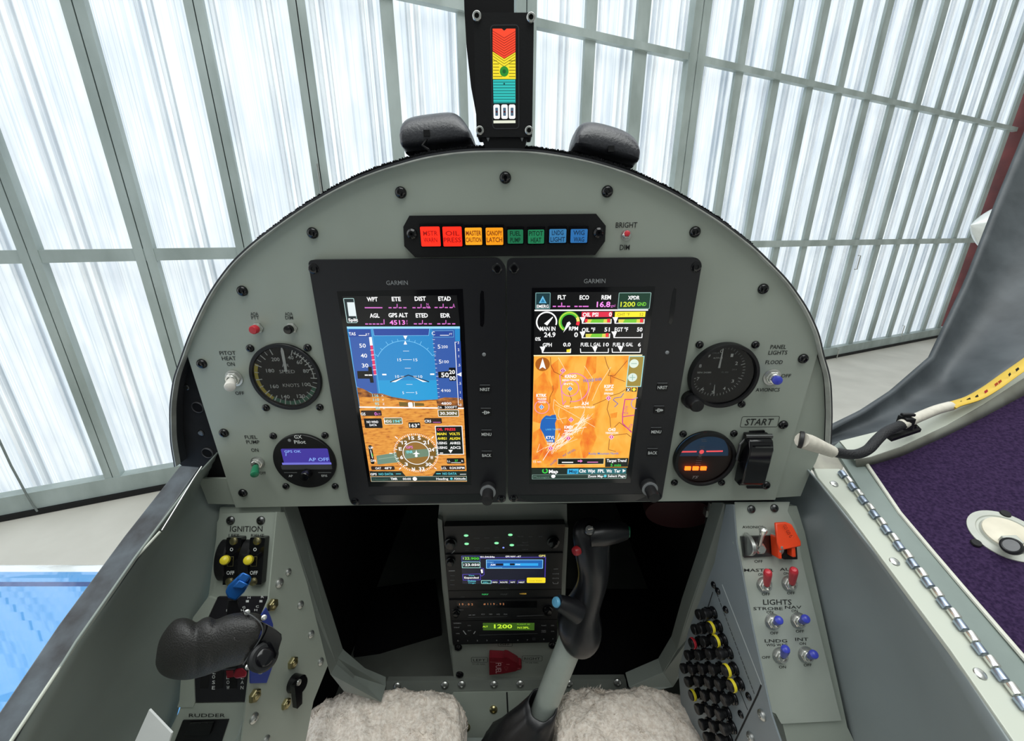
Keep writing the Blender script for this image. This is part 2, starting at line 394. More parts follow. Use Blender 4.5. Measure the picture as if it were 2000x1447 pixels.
for zz, hh in ((6.6, .3), ):
    mb.box(((U0 + U1) / 2, zz, .25), (U1 - U0, hh, .18), REDS)
trim(mb, smooth=0)
for i, px in enumerate(((700, 200, 2), (480, 400, 2))): pass
# cord hanging down the door seam and latch hooks at the foot of the doors
mb = MB(); cq = [WALL.P(x, y) for x, y in ((34, 900), (50, 930), (64, 957), (75, 975), (84, 988))]; mb.tube([(cq[0].x, 4.2, .05), (cq[0].x, 2.0, .05)] + [(q.x, q.y, .06) for q in cq], .0055, mat('grey_cord', '#7f8886', .6))
tag(mb.build('pull_cord', mw=WALL.M()), 'thin grey cord hanging at the foot of the left hangar door leaf', 'cord')
HL = None
for px, py in ((624, 352), (1625, 690), (1665, 512), (1752, 645)):
    f = WALL.P(px, py); m_ = Matrix.Translation(Vector((f.x, f.y, .045)))
    lab = {624: 'small steel bolt on a door post just left above the arched panel', 1625: 'thin steel hook handle on the door post low beside the panel edge',
           1665: 'steel hook handle on the lower cross rail of the right doors', 1752: 'steel hook handle at the foot of the doors near the red column'}[px]
    if HL is None:
        mb = MB(); mb.tube([(0, -.09, 0), (0, -.09, .03), (0, .09, .03), (0, .09, 0)], .007, STEEL, 8); HL = mb.build('hook_handle'); o = HL
    else: o = HL.copy(); C.objects.link(o)
    o.parent = FW; o.matrix_basis = m_; o['label'] = lab

# aircraft wing seen over the left sill
WB = mat('sky_blue_paint', '#4a9fe6', .3, coat=1, scale=3, var=.04)
for n_ in WB.node_tree.nodes:
    if n_.type == 'BSDF_PRINCIPLED': n_.inputs['Coat IOR'].default_value = 2.3; n_.inputs['Coat Roughness'].default_value = .015
WW = mat('white_wing_paint', '#eef2f2', .2, coat=1, var=.02); WN = mat('navy_stripe', '#2c4a8c', .2, coat=1)
def wingz(t): return .052 * math.sqrt(max(t, 0)) * (1 - t) * 2.2
mb = MB(); xs = (-.42, -3.2); NP = 48; zt = 1.75 - .80
le = .80; ch = 1.5
row = []
for i in range(NP + 1):
    t = (i / NP) ** 2; row.append((le - t * ch, zt + .15 * math.sqrt(t) * (1 - t)))
low = [(le - (i / 10) * ch, zt - .05 * math.sin(math.pi * i / 10)) for i in range(10, -1, -1)]
allp = row + low[1:-1]; n = len(allp)
V = [(xs[0], a, b) for a, b in allp] + [(xs[1], a, b) for a, b in allp]; b0 = 0
for i in range(n):
    t = (le - allp[i][0]) / ch; m_ = WW if (i < NP and t < .022) else (WN if i < NP and .046 < t < .054 else WB)
    j = (i + 1) % n; mb.add([V[i], V[n + i], V[n + j], V[j]], [(0, 1, 2, 3)], m_)
mb.add(V, [list(range(n))[::-1], list(range(n, 2 * n))], WB)
wing = mb.build('aircraft_wing', smooth=60)
tag(wing, 'glossy sky blue wing with a white leading edge, outside the left sill', 'wing')

# ================================================================ INSTRUMENT PANEL
panel = thing('instrument_panel', 'arched grey-green instrument panel carrying the two displays and the gauges', 'panel', PAN)
arch = [(366, 694), (376, 664), (390, 632), (408, 594), (429, 558), (464, 512), (506, 474), (556, 437), (605, 404), (650, 378), (700, 353), (750, 334), (826, 312), (880, 303), (921, 299), (986, 298), (1040, 300), (1073, 304), (1120, 312), (1168, 323), (1230, 343), (1300, 375), (1341, 398), (1400, 434), (1466, 485), (1528, 547), (1565, 599), (1590, 652), (1597, 690)]
def Pp(pts, h=0): return [tuple(PAN.P(x, y, h))[:2] for x, y in pts]
T = .0022
mb = MB(); mb.prism(Pp(arch + [(1514, 976), (1290, 979), (1000, 984), (690, 987), (460, 991)]), -T, 0, PAINT)
mb.build('face_plate', panel, bevel=.0006)
mb = MB(); mb.prism(Pp([(1585, 655), (1597, 690), (1609, 725), (1613, 753), (1615, 810), (1613, 862), (1597, 905), (1586, 925), (1567, 972), (1500, 976)]), -2 * T - .0006, -T - .0003, PAINT)
mb.build('side_flange', panel, bevel=.0005)
mb = MB(); mb.prism(Pp([(383, 938), (450, 938), (470, 989), (403, 987)]), -2 * T - .001, -T - .0004, PAINT); mb.build('lower_flange', panel, bevel=.0005)
# dark frame with lightening holes behind the left edge
mb = MB(); hb = -.010
dk = mat('dark_frame', '#2a2a2c', .75, scale=40, var=.3, spec=.15)
mb.prism(Pp([(374, 672), (356, 716), (346, 755), (342, 790), (342, 857), (351, 906), (395, 945), (470, 960), (470, 700)], hb), hb - .003, hb, dk)
fr = mb.build('side_frame', panel, bevel=.0005)
for px, py in ((387, 795), (406, 884)):
    q = PAN.P(px, py, hb); mb = MB()
    mb.lathe([(.0056, 0), (.0056, .0010), (.0050, .0016), (.0046, .0002)], mat('hole_rim', '#55565a', .5), (q.x, q.y, hb)); mb.lathe([(.0046, .0004), (.0046, .0008)], DARK, (q.x, q.y, hb)); mb.build('lightening_hole', panel)
for px, py in ((364, 756), (393, 845)):
    q = PAN.P(px, py, hb); mb = MB(); mb.lathe([(.0030, 0), (.0030, .0006), (.0022, .0012), (.0008, .0012)], DSTEEL, (q.x, q.y, hb), seg=16); mb.build('rivet', panel)
# domed screws
def dome_screw(r, m):
    mb = MB(); mb.lathe([(r, 0), (r * .99, r * .22), (r * .88, r * .45), (r * .62, r * .66), (r * .34, r * .72), (r * .30, r * .5), (.0001, r * .5)], m, seg=20); return mb
scr = dome_screw(.0043, BLKG).build('screw', panel); scr2 = dome_screw(.0034, BLKG); first = True
def put(proto, fr, px, py, parent, h=0):
    global first
    q = fr.P(px, py, h); o = proto.copy(); C.objects.link(o); o.parent = parent; o.location = (q.x, q.y, h); return o
big = [(987, 347), (783, 376), (1186, 374), (611, 455), (1357, 453), (474, 568), (1490, 564), (395, 710), (1568, 700), (438, 845), (1529, 829), (475, 962), (1495, 947)]
q = PAN.P(*big[0]); scr.location = (q.x, q.y, 0)
for s_ in big[1:]: put(scr, PAN, *s_, panel)
# lettering on the panel
def placard(tf, items, name='lettering', m=TXT, par=panel, fr=PAN, h=.0001):
    cv = CV(fr, h, tf)
    for it in items: cv.text(it[0], it[1], it[2], it[3], m, wid=it[4] if len(it) > 4 else None, shear=.0, bold=.006)
    return cv.build(name, par, smooth=0)
c1 = crop(750, 0, 2.631); c2 = crop(340, 400, 2.411); c5 = crop(1300, 400, 2.411)
placard(c1, [('BRIGHT', 1246, 1155, 27, 110)]); placard(c1, [('DIM', 1237, 1270, 27, 50)])
placard(c2, [('AOA', 378, 513, 17, 36), ('PTT', 382, 531, 17, 36)]); placard(c2, [('AOA', 540, 513, 17, 36), ('DIM', 542, 531, 17, 36)])
placard(c2, [('PITOT', 252, 697, 20, 76), ('HEAT', 258, 722, 20, 66), ('ON', 267, 749, 20, 36)]); placard(c2, [('OFF', 309, 886, 18, 42)])
placard(c2, [('FUEL', 362, 1093, 20, 58), ('PUMP', 371, 1116, 20, 62), ('ON', 380, 1154, 20, 34)]); placard(c2, [('OFF', 418, 1262, 16, 30)])
placard(c5, [('PANEL', 531, 668, 21, 74), ('LIGHTS', 529, 695, 21, 88), ('FLOOD', 511, 740, 20, 80)]); placard(c5, [('OFF', 567, 804, 18, 46)]); placard(c5, [('AVIONICS', 481, 870, 19, 112)])
cv = CV(PAN, .0001, c5); cv.text('START', 441, 1021, 36, TXT, wid=132, shear=.15, bold=.006); cv.rect(360, 996, 526, 1046, None, 1, r=8, line=2.2, mline=TXT); cv.build('lettering', panel, smooth=0)

# glare shield: the fuselage hood that runs forward behind the panel, with its fuzzy top and thin metal edge
def offset(pts, d, h):
    c = PAN.P(985, 760); out = []
    for x, y in pts:
        p = PAN.P(x, y, h); v = Vector((p.x - c.x, p.y - c.y)).normalized(); out.append((p.x + v.x * d, p.y + v.y * d))
    return out
rimpts = [(351, 906), (343, 857), (342, 790), (350, 735)] + arch + [(1609, 725), (1613, 753), (1615, 810), (1613, 862)]
shield = thing('glare_shield', 'fuzzy black glare shield hooping forward over the top of the panel', 'glare shield', PAN)
FUZZ = mat('fuzzy_black_trim', '#1d1e20', .95, bump=1, scale=900, var=.5, spec=.1)
def loop(d0, d1, z0, z1, m, name, fuzz=0, n=220):
    A = rimpts
    def rs(d, z):
        P = offset(A, d, 0); P = [Vector(p) for p in P]; L = [0]
        for a, b in zip(P, P[1:]): L.append(L[-1] + (b - a).length)
        out = []; j = 0
        for i in range(n + 1):
            t = L[-1] * i / n
            while j < len(P) - 2 and L[j + 1] < t: j += 1
            f = (t - L[j]) / (L[j + 1] - L[j]); q = P[j].lerp(P[j + 1], f); out.append(q)
        for _ in range(6):
            out = [out[0]] + [(out[i - 1] + out[i] * 2 + out[i + 1]) / 4 for i in range(1, n)] + [out[-1]]
        return out
    I, O = rs(d0, 0), rs(d1, 0); V = []
    for i in range(n + 1):
        w_ = random.uniform(-1, 1) * fuzz
        oo = O[i] + (O[i] - I[i]).normalized() * w_
        V += [(I[i].x, I[i].y, z1), (oo.x, oo.y, z1), (oo.x, oo.y, z0), (I[i].x, I[i].y, z0)]
    F = []
    for i in range(n):
        a, b = 4 * i, 4 * i + 4
        F += [(a, a + 1, b + 1, b), (a + 1, a + 2, b + 2, b + 1), (a + 2, a + 3, b + 3, b + 2), (a + 3, a, b, b + 3)]
    F += [(0, 3, 2, 1), (4 * n, 4 * n + 1, 4 * n + 2, 4 * n + 3)]
    mb = MB(); mb.add(V, F, m); return mb.build(name, shield, smooth=30)
loop(.0000, .0009, -.0012, .0045, mat('edge_strip', '#c9cbc4', .4, .15, scale=60, var=.3), 'edge_strip')
loop(.0009, .0024, -.55, .0042, mat('hood_shell', '#35363a', .55, scale=20, var=.3), 'hood_shell')
# fuzzy covering, top only
rim_full = rimpts; rimpts = [p for p in rimpts if p[1] < 500]
loop(.0024, .0058, -.40, -.006, FUZZ, 'fuzzy_cover', .0006, 1100); rimpts = rim_full

# angle-of-attack indicator on top
AOAP = PAN.sub(984, 250, -.004)
aoa = thing('angle_of_attack_indicator', 'black upright indicator box with red, yellow and teal chevron display on top of the panel', 'indicator', AOAP)
cA = crop(900, 0, 4.824); g = AOAP
def rp_(fr, pts, h): return [tuple(fr.P(x, y, h))[:2] for x, y in pts]
hA = .012
mb = MB(); mb.prism(rp_(g, [cA(118, 118), cA(690, 118), cA(672, 1290), cA(150, 1290)], hA), -.010, hA, BLK); mb.build('housing', aoa, bevel=.001)
mb = MB(); mb.prism(rp_(g, [cA(180, 1255), cA(640, 1255), cA(600, 1400), cA(230, 1400)], hA - .004), -.008, hA - .004, BLK); mb.build('bracket', aoa, bevel=.0008)
cv = CV(g, hA + .0002, cA); cv.rect(275, 232, 552, 1215, BLKG, 0, r=36); cv.rect(275, 232, 552, 1215, None, 0, r=36, line=9, mline=mat('window_rim', '#33363a', .4))
o = em('#ff4a2a', 1.0); yl = em('#fbe62c', 1.0); te = em('#2fc3bd', 1.0); wh = em('#ffffff', 1.1); dkl = em('#7c1a10', .5); dky = em('#8a7d10', .5); dkt = em('#0c6a66', .6)
cv.poly([(300, 270), (385, 270), (409, 290), (432, 270), (515, 270), (515, 488), (409, 552), (300, 475)], o, 1)
cv.poly([(300, 480), (409, 556), (515, 492), (517, 745), (302, 745)], yl, 1)
cv.rect(304, 752, 515, 970, te, 1)
for i in range(9):
    y = 292 + i * 24
    cv.line([(300, y), (409, y + 68), (515, y + 4)], 5, em('#b3200f', .8), 3)
for i in range(3):
    y = 505 + i * 26; cv.line([(304, y), (409, y + 70), (512, y + 5)], 4, dky, 3)
for i in range(6):
    y = 574 + i * 29.5; cv.line([(306, y), (360 if 0 < i < 5 else 340 + i * 10, y)], 5, dky, 3); cv.line([(455, y), (513, y)], 5, dky, 3)
for i in range(8): cv.line([(308, 774 + i * 27), (511, 774 + i * 27)], 5, dkt, 3)
cv.disc(409, 674, 40, em('#2f9e33', .8), 4); cv.disc(409, 674, 16, em('#0d6d2c', .8), 5); cv.disc(409, 790, 8, dkt, 5)
for cxx in (338, 412, 483):
    cv.rect(cxx - 31, 985, cxx + 31, 1120, wh, 3, r=14); cv.rect(cxx - 14, 1015, cxx + 14, 1092, em('#5b7c96', .7), 4, r=4); cv.disc(cxx, 1054, 8, dkl, 5)
cv.rect(308, 1136, 515, 1160, em('#e8ecd8', 1), 3)
cv.build('display', aoa, smooth=0)
for x, y in ((153, 158), (661, 172), (180, 1232), (642, 1232)):
    p = g.P(*cA(x, y), hA); mb = MB(); mb.lathe([(.0028, 0), (.0028, .0016), (.0024, .0020), (.0015, .0020), (.0015, .0008), (.0001, .0008)], None, (p.x, p.y, hA), seg=20, mats=[STEEL, STEEL, STEEL, BLKM, BLKM]); mb.build('screw', aoa)
for x, y in ((255, 1272), (577, 1272)):
    p = g.P(*cA(x, y), hA - .003); mb = MB(); mb.prism([(p.x - .0022, p.y + .001), (p.x, p.y + .0032), (p.x + .0022, p.y + .001), (p.x, p.y - .004)], hA - .004, hA - .0033, GTXT); mb.build('bracket_tab', aoa)

# windscreen bow behind it
def P3(px, py, d): return Q(px, py, d)
mb = MB(); L_ = [(880, -420, .62), (905, -40, .52), (907, 20, .52), (911, 90, .515), (920, 170, .51), (933, 240, .505), (950, 300, .50), (958, 385, .49)]; R_ = [(1000, -420, .62), (1004, -40, .52), (1004, 60, .52), (1006, 120, .515), (1010, 200, .51), (1014, 250, .505), (1016, 300, .5), (1018, 385, .49)]
n = len(L_); bow = []
for a, b in zip(L_, R_):
    l, r_ = Q(*a), Q(*b); l2, r2 = l + Vector((0, .03, 0)), r_ + Vector((0, .03, 0)); bow.append((l, r_, r2, l2))
V = [p for q in bow for p in q]; F = []
for i in range(n - 1):
    a, b = 4 * i, 4 * i + 4; F += [(a + k, b + k, b + (k + 1) % 4, a + (k + 1) % 4) for k in range(4)]
F += [(3, 2, 1, 0)[::-1], (4 * n - 4, 4 * n - 3, 4 * n - 2, 4 * n - 1)]
mb.add(V, F, mat('matt_black_bow', '#0a0a0b', .85, spec=.1)); tag(mb.build('windscreen_bow', smooth=30), 'black windscreen centre bow rising behind the chevron indicator', 'windscreen frame')

# two housings on the glare shield
HOUS = mat('moulded_black_plastic', '#3c3d42', .28, bump=.3, scale=500, var=.2)
def housing(tf, top, bot, d, label, slot, cable=False):
    """outline: ridge pixels left to right, foot pixels left to right"""
    n = len(top); c = Q(*tf(*bot[n // 2]), d); root = thing('vent_housing', label, 'housing', loc=c, group='moulded housings on the glare shield')
    rows = [(-.05, .0), (0, -.012), (.12, -.016), (.62, -.018), (1.0, -.012), (1.12, .0), (1.12, .020), (1.0, .036), (0, .045)]
    V = []
    for t, dy in rows:
        for a, b in zip(bot, top):
            x, y = b[0] * t + a[0] * (1 - t), b[1] * t + a[1] * (1 - t); p = Q(*tf(x, y), d); V.append(p + Vector((0, dy, 0)))
    F = []
    for j in range(len(rows) - 1):
        for i in range(n - 1): k = j * n + i; F.append((k, k + 1, k + n + 1, k + n))
    m_ = len(rows); F.append([j * n for j in range(m_)]); F.append([j * n + n - 1 for j in range(m_)][::-1])
    mb = MB(); mb.add(V, F, HOUS); wpart(mb, 'shell', root, smooth=60, subd=2)
    s_ = Q(*tf(*slot), d) + Vector((0, -.016, 0)); mb = MB(); mb.box(s_, (.0050, .004, .0045), BLKG); wpart(mb, 'slot', root)
    if cable:
        mb = MB(); s2 = s_ + Vector((.0, .0, -.004)); mb.tube([s2, s2 + Vector((-.004, -.002, -.005)), s2 + Vector((.001, -.003, -.008)), s2 + Vector((.003, -.001, -.013))], .0009, BLKM, 8); wpart(mb, 'cable', root)
    return root
bpy.context.view_layer.update()
housing(c1, [(92, 690), (112, 630), (170, 612), (300, 596), (370, 590), (420, 640), (458, 700)], [(92, 775), (140, 770), (200, 765), (300, 752), (370, 745), (420, 742), (468, 735)], .345, 'glossy black moulded housing on the glare shield, left of the chevron indicator', (240, 708), True)
housing(c1, [(972, 720), (992, 660), (1040, 634), (1150, 660), (1240, 690), (1282, 730), (1296, 780)], [(960, 760), (1010, 775), (1060, 790), (1140, 808), (1210, 826), (1260, 840), (1300, 850)], .345, 'glossy black moulded housing on the glare shield, right of the chevron indicator', (1143, 785))

# annunciator panel
AN = PAN.sub(985, 460)
ann = thing('warning_annunciator', 'black warning light strip with eight square coloured captions above the displays', 'warning lights', AN)
mb = MB(); mb.prism(rp_(AN, [c1(x, y) for x, y in ((130, 1108), (1090, 1098), (1140, 1160), (1136, 1240), (1085, 1310), (160, 1322), (104, 1265), (99, 1165))], .003), 0, .003, BLK); mb.build('plate', ann, bevel=.0008)
for x0, x1, y0, y1, hx, s_, cap, tx, ec in ((185, 292, 1165, 1265, '#ff2210', 1.9, ('MSTR', 'WARN'), '#c51408', 'red'), (300, 403, 1165, 1265, '#ff2210', 1.7, ('OIL', 'PRESS'), '#c51408', 'red'), (415, 505, 1170, 1258, '#ffa81e', 1.05, ('MASTER', 'CAUTION'), '#a8480c', ''), (522, 613, 1170, 1258, '#ffa014', 1.0, ('CANOPY', 'LATCH'), '#a8480c', ''),
                                (635, 715, 1180, 1251, '#1f7c52', .8, ('FUEL', 'PUMP'), '#0a3a28', ''), (740, 822, 1180, 1251, '#23895a', .8, ('PITOT', 'HEAT'), '#0a3a28', ''), (850, 935, 1177, 1247, '#3d86bd', .8, ('LNDG', 'LIGHT'), '#173f66', ''), (960, 1043, 1177, 1247, '#2f78bd', .8, ('WIG', 'WAG'), '#173f66', '')):
    a, b = AN.P(*c1(x0, y0), .006), AN.P(*c1(x1, y1), .006)
    mb = MB(); mb.prism(rrect(a.x - .0008, b.y - .0008, b.x + .0008, a.y + .0022, .0006, 3), .003, .0052, BLKG); fr_ = mb.build('light_frame', ann)
    mb = MB(); mb.prism(rrect(a.x, b.y, b.x, a.y, .0007, 3), .0052, .0062, em(hx, s_), BLK); lens = mb.build('caption_light', ann); lens.parent = fr_
    cv = CV(AN, .0063, c1); cx_ = (x0 + x1) / 2; cy_ = (y0 + y1) / 2; ww = (x1 - x0) * .86
    cv.text(cap[0], cx_, cy_ - 17, 23, em(tx, .55), bold=.02, wid=ww if len(cap[0]) > 4 else ww * .8); cv.text(cap[1], cx_, cy_ + 17, 23, em(tx, .55), bold=.02, wid=ww if len(cap[1]) > 4 else ww * .75); t_ = cv.build('caption_text', ann, smooth=0); t_.parent = fr_
for x, y in ((144, 1202), (1101, 1196)):
    p = AN.P(*c1(x, y), .003); mb = MB(); mb.lathe([(.0040, 0), (.0038, .0015), (.0024, .0026), (.0012, .0026), (.0001, .0012)], BLKG, (p.x, p.y, .003), seg=20); mb.build('screw', ann)

# toggle switches
def toggle(fr, px, py, tipx, tipy, m, label, group, sc=1.0, capw=1.0, h=.015, name='toggle_switch', capl=.6):
    f = fr.sub(px, py); root = thing(name, label, 'switch', f, group=group)
    mb = MB(); mb.lathe([(.0066 * sc, 0), (.0066 * sc, .0008 * sc), (.0048 * sc, .0009 * sc)], STEEL, seg=24); mb.build('washer', root)
    mb = MB(); mb.lathe([(.0053 * sc, .0008 * sc), (.0053 * sc, .0022 * sc), (.0047 * sc, .0027 * sc)], CHROME, seg=6); mb.build('nut', root, smooth=20)
    mb = MB(); mb.lathe([(.0042 * sc, .0020 * sc), (.0042 * sc, .0046 * sc), (.0038 * sc, .0050 * sc), (.0027 * sc, .0050 * sc), (.0024 * sc, .0034 * sc), (.0001, .0034 * sc)], CHROME, seg=24); mb.build('bushing', root)
    hh = h * sc; tip = f.P(tipx, tipy, hh); b0 = Vector((0, 0, .0036 * sc)); d = tip - b0; L = d.length; d.normalize(); r = .0030 * sc * capw
    mb = MB(); mb.lathe([(.0014 * sc, 0), (.0016 * sc, L * (1 - capl))], DSTEEL, b0, d, 12)
    lev = mb.build('lever', root)
    if m is not None:
        c0 = b0 + d * L * (1 - capl) * .8; l2 = L - L * (1 - capl) * .8
        mb = MB(); mb.lathe([(r * .72, 0), (r * .78, l2 * .1), (r * .95, l2 * .6), (r, l2 * .82), (r * .92, l2 * .94), (r * .6, l2 * 1.0), (.0001, l2 * 1.02)], m, c0, d, 20); mb.build('cap', root).parent = lev
    return root
PSG = 'toggle switches on the instrument panel'
toggle(PAN, 1223, 459, 1225, 455, RED, 'small red-tipped toggle switch between BRIGHT and DIM at the upper right of the panel', PSG, .62, 1.2, .012)
toggle(PAN, 458, 738, 449, 757, WHITE, 'white-capped toggle switch under PITOT HEAT, left of the airspeed dial', PSG, 1.15, 1.25, .016, capl=.75)
toggle(PAN, 504, 903, 497, 928, GREEN, 'green-capped toggle switch under FUEL PUMP, left of the round autopilot unit', PSG, 1.0, 1.2, .017, capl=.75)
toggle(PAN, 1507, 736, 1519, 743, BLUE, 'blue-capped toggle switch under PANEL LIGHTS, right of the altimeter', PSG, 1.15, 1.15, .015, capl=.7)
def push(px, py, m, label):
    f = PAN.sub(px, py); root = thing('push_button', label, 'button', f, group='small push buttons above the airspeed dial')
    mb = MB(); mb.lathe([(.0046, 0), (.0046, .0016), (.0040, .002)], STEEL, seg=6); mb.build('nut', root, smooth=20)
    mb = MB(); mb.lathe([(.0037, .0018), (.0037, .0040), (.0030, .0044)], CHROME, seg=24); mb.build('bushing', root)
    mb = MB(); mb.lathe([(.0036, .0042), (.0036, .0075), (.0030, .0085), (.0001, .0088)], m, seg=24); mb.build('button_cap', root)
push(505, 640, RED, 'red push button under AOA PTT at the left of the panel'); push(571, 640, BLKG, 'black push button under AOA DIM at the left of the panel')

# ---------------- round instruments
def round_unit(name, label, cat, cx, cy, rpx, h, screws, face=BLKM, rim=BLK, hd=None):
    f = PAN.sub(cx, cy); root = thing(name, label, cat, f)
    r = rpx * (f.s(cx, cy) + f.sy(cx, cy)) / 2 if False else rpx * f.s(cx, cy)
    mb = MB(); mb.lathe([(r, 0), (r, h * .8), (r * .985, h), (r * .90, h), (r * .88, h * .55), (r * .88, h * .35)], rim, seg=64); mb.build('bezel', root)
    mb = MB(); mb.lathe([(r * .89, h * .2), (r * .89, h * .4)], face, seg=64); mb.build('dial', root)
    for x, y in screws:
        p = f.P(x, y); mb = dome_screw(.0034, BLKG); o = mb.build('mounting_screw', root); o.location = (p.x, p.y, 0)
    return f, root, r
def glass_disc(ro, r, z):
    mb = MB(); mb.add([(x, y, z) for x, y in circ(r, 48)], [list(range(48))], GLASS); mb.build('glass', ro, smooth=0)
c3 = crop(480, 650, 4.385)
f, ro, r = round_unit('airspeed_indicator', 'round black airspeed dial reading in knots, at the left of the panel', 'gauge', 560, 736, 69, .003, [(489, 680), (601, 679), (520, 796), (625, 795)])
cv = CV(f, .0014, c3); ctr = (345, 375); CC = f.P(*c3(*ctr), .0014)
nums = [('40', 385, 210), ('60', 460, 250), ('80', 515, 325), ('100', 520, 440), ('120', 474, 540), ('140', 342, 545), ('160', 247, 457), ('180', 210, 322), ('200', 255, 225)]
ang = {}
for t_, x, y in nums:
    q = f.P(*c3(x, y), .0014) - CC; a = math.degrees(math.atan2(q.x, q.y)) % 360; ang[int(t_)] = a
    cv.text(t_, x, y, 34, WTXT, wid=22 * len(t_) + 4, bold=.012)
def AA(v):
    ks = sorted(ang)
    for a, b in zip(ks, ks[1:]):
        if a <= v <= b: return ang[a] + (ang[b] - ang[a]) * (v - a) / (b - a)
    return ang[ks[-1]] + (v - ks[-1]) * .55
RR = 245
cv.arc(*ctr, RR, AA(100), AA(152), 34, mat('green_arc', '#3c7c63', .6), 2); cv.arc(*ctr, RR + 6, AA(152), AA(181), 30, mat('yellow_arc', '#c9b640', .6), 2); cv.arc(*ctr, RR - 8, AA(42), AA(90), 8, WTXT, 2)
for v in range(40, 201, 5):
    big_ = v % 10 == 0
    if v > 200 and not big_: continue
    cv.tick(*ctr, AA(v), 262 if not big_ else 264, 225 if not big_ else 208, 6 if not big_ else 8, WTXT, 4)
cv.text('AIR', 340, 277, 30, WTXT, wid=60); cv.text('SPEED', 355, 330, 32, WTXT, wid=132); cv.text('KNOTS', 388, 447, 32, WTXT, wid=140)
cv.build('dial_markings', ro, smooth=0)
mb = MB(); a = f.P(*c3(345, 332), .0022); b = f.P(*c3(303, 112), .0022); d = (b - a).normalized(); n_ = Vector((-d.y, d.x, 0)) * .0013
mb.prism([(a - n_ * .9).to_2d()[:], (a + n_ * .9).to_2d()[:], ((a * .2 + b * .8) + n_).to_2d()[:], b.to_2d()[:], ((a * .2 + b * .8) - n_).to_2d()[:]], .0018, .0022, WTXT); mb.build('needle', ro)
glass_disc(ro, r * .89, .0025)

# autopilot
f, ro, r = round_unit('autopilot_controller', 'round black autopilot unit with purple display reading AP OFF, under the airspeed dial', 'autopilot', 597, 899, 60, .003, [(534, 851), (635, 850), (559, 949), (655, 949)], face=BLK)
mb = MB(); mb.lathe([(r * .97, .001), (r * .97, .0031)], BLK, seg=64); mb.build('faceplate', ro)
cv = CV(f, .0032, c3); cv.rect(298, 992, 728, 1126, em('#4c3fae', .75), 1, r=14); cv.rect(310, 1112, 735, 1126, em('#7a7ae0', .9), 2)
lt = em('#8fb6ff', .95); cv.text('GPS OK', 402, 1014, 24, lt, wid=140, bold=.01); cv.text('AP OFF', 625, 1082, 34, lt, wid=175, bold=.01); cv.line([(345, 1030), (345, 1052)], 6, lt)
cv.rect(300, 1132, 742, 1168, mat('display_sill', '#4c4d50', .35), 1, r=10); cv.build('display', ro, smooth=0)
cv = CV(f, .0032, c3); cv.text('GX', 448, 889, 34, WTXT, wid=66, bold=.02); cv.text('Pilot', 464, 932, 34, WTXT, wid=98, bold=.02); cv.disc(374, 920, 14, GTXT); cv.text('AP', 385, 1224, 22, WTXT); cv.text('EFIS', 674, 1222, 22, WTXT)
cv.line([(330, 1196), (438, 1196)], 4, GTXT); cv.line([(622, 1196), (730, 1196)], 4, GTXT); cv.build('lettering', ro, smooth=0)
p = f.P(*c3(508, 1235), .008); mb = MB(); mb.lathe([(.0050, .003), (.0048, .0085), (.0040, .0098), (.0001, .0100)], BLKG, (p.x, p.y + .001, 0), seg=24); mb.build('knob', ro)

# altimeter
c4 = crop(1300, 640, 4.385)
f, ro, r = round_unit('altimeter', 'round black altimeter dial with a white needle, at the right of the panel', 'gauge', 1409, 731, 66, .007, [(1366, 673), (1475, 673), (1448, 789)])
cv = CV(f, .0030, c4); ctr = (450, 375)
CC = f.P(*c4(*ctr), .003); an = []
for t_, x, y in (('0', 478, 200), ('1', 568, 235), ('2', 607, 303), ('3', 574, 455), ('4', 502, 518), ('5', 403, 552), ('6', 318, 522), ('7', 277, 436), ('8', 297, 325), ('9', 372, 238)):
    cv.text(t_, x, y, 30, WTXT, wid=22, bold=.01); 
for i in range(50): cv.tick(*ctr, i * 7.2, 226, 190 if i % 5 == 0 else 205, 5 if i % 5 == 0 else 3.4, WTXT if 8 < i < 42 else GTXT)
cv.text('ALTITUDE', 448, 258, 13, WTXT, wid=80); cv.text('SEN 24380', 330, 382, 16, WTXT, wid=118); cv.text('FL 450', 508, 380, 14, GTXT, wid=56); cv.text('29.9', 588, 358, 14, GTXT, wid=40); cv.text('0', 383, 480, 18, GTXT); cv.text('CALIB', 430, 215, 12, GTXT, wid=60)
cv.build('dial_markings', ro, smooth=0)
def needle(root, fr, a, b, wd, z):
    a = fr.P(*a, z); b = fr.P(*b, z); d = (b - a).normalized(); n_ = Vector((-d.y, d.x, 0)) * wd / 2; mb = MB()
    mb.prism([(a - n_).to_2d()[:], (a + n_).to_2d()[:], (b + n_ * .3).to_2d()[:], (b - n_ * .3).to_2d()[:]], z - .0003, z, WTXT); mb.build('needle', root)
needle(ro, f, c4(458, 345), c4(500, 155), .0018, .0036); needle(ro, f, c4(412, 562), c4(422, 488), .0012, .0036)
glass_disc(ro, r * .89, .0048)
p = f.P(*c4(262, 670), .014); mb = MB(); mb.lathe([(.0078, 0), (.0078, .006), (.0060, .0062), (.0062, .015), (.0052, .017), (.0001, .0172)], BLK, (p.x, p.y + .001, 0), seg=28); mb.build('knob', ro)

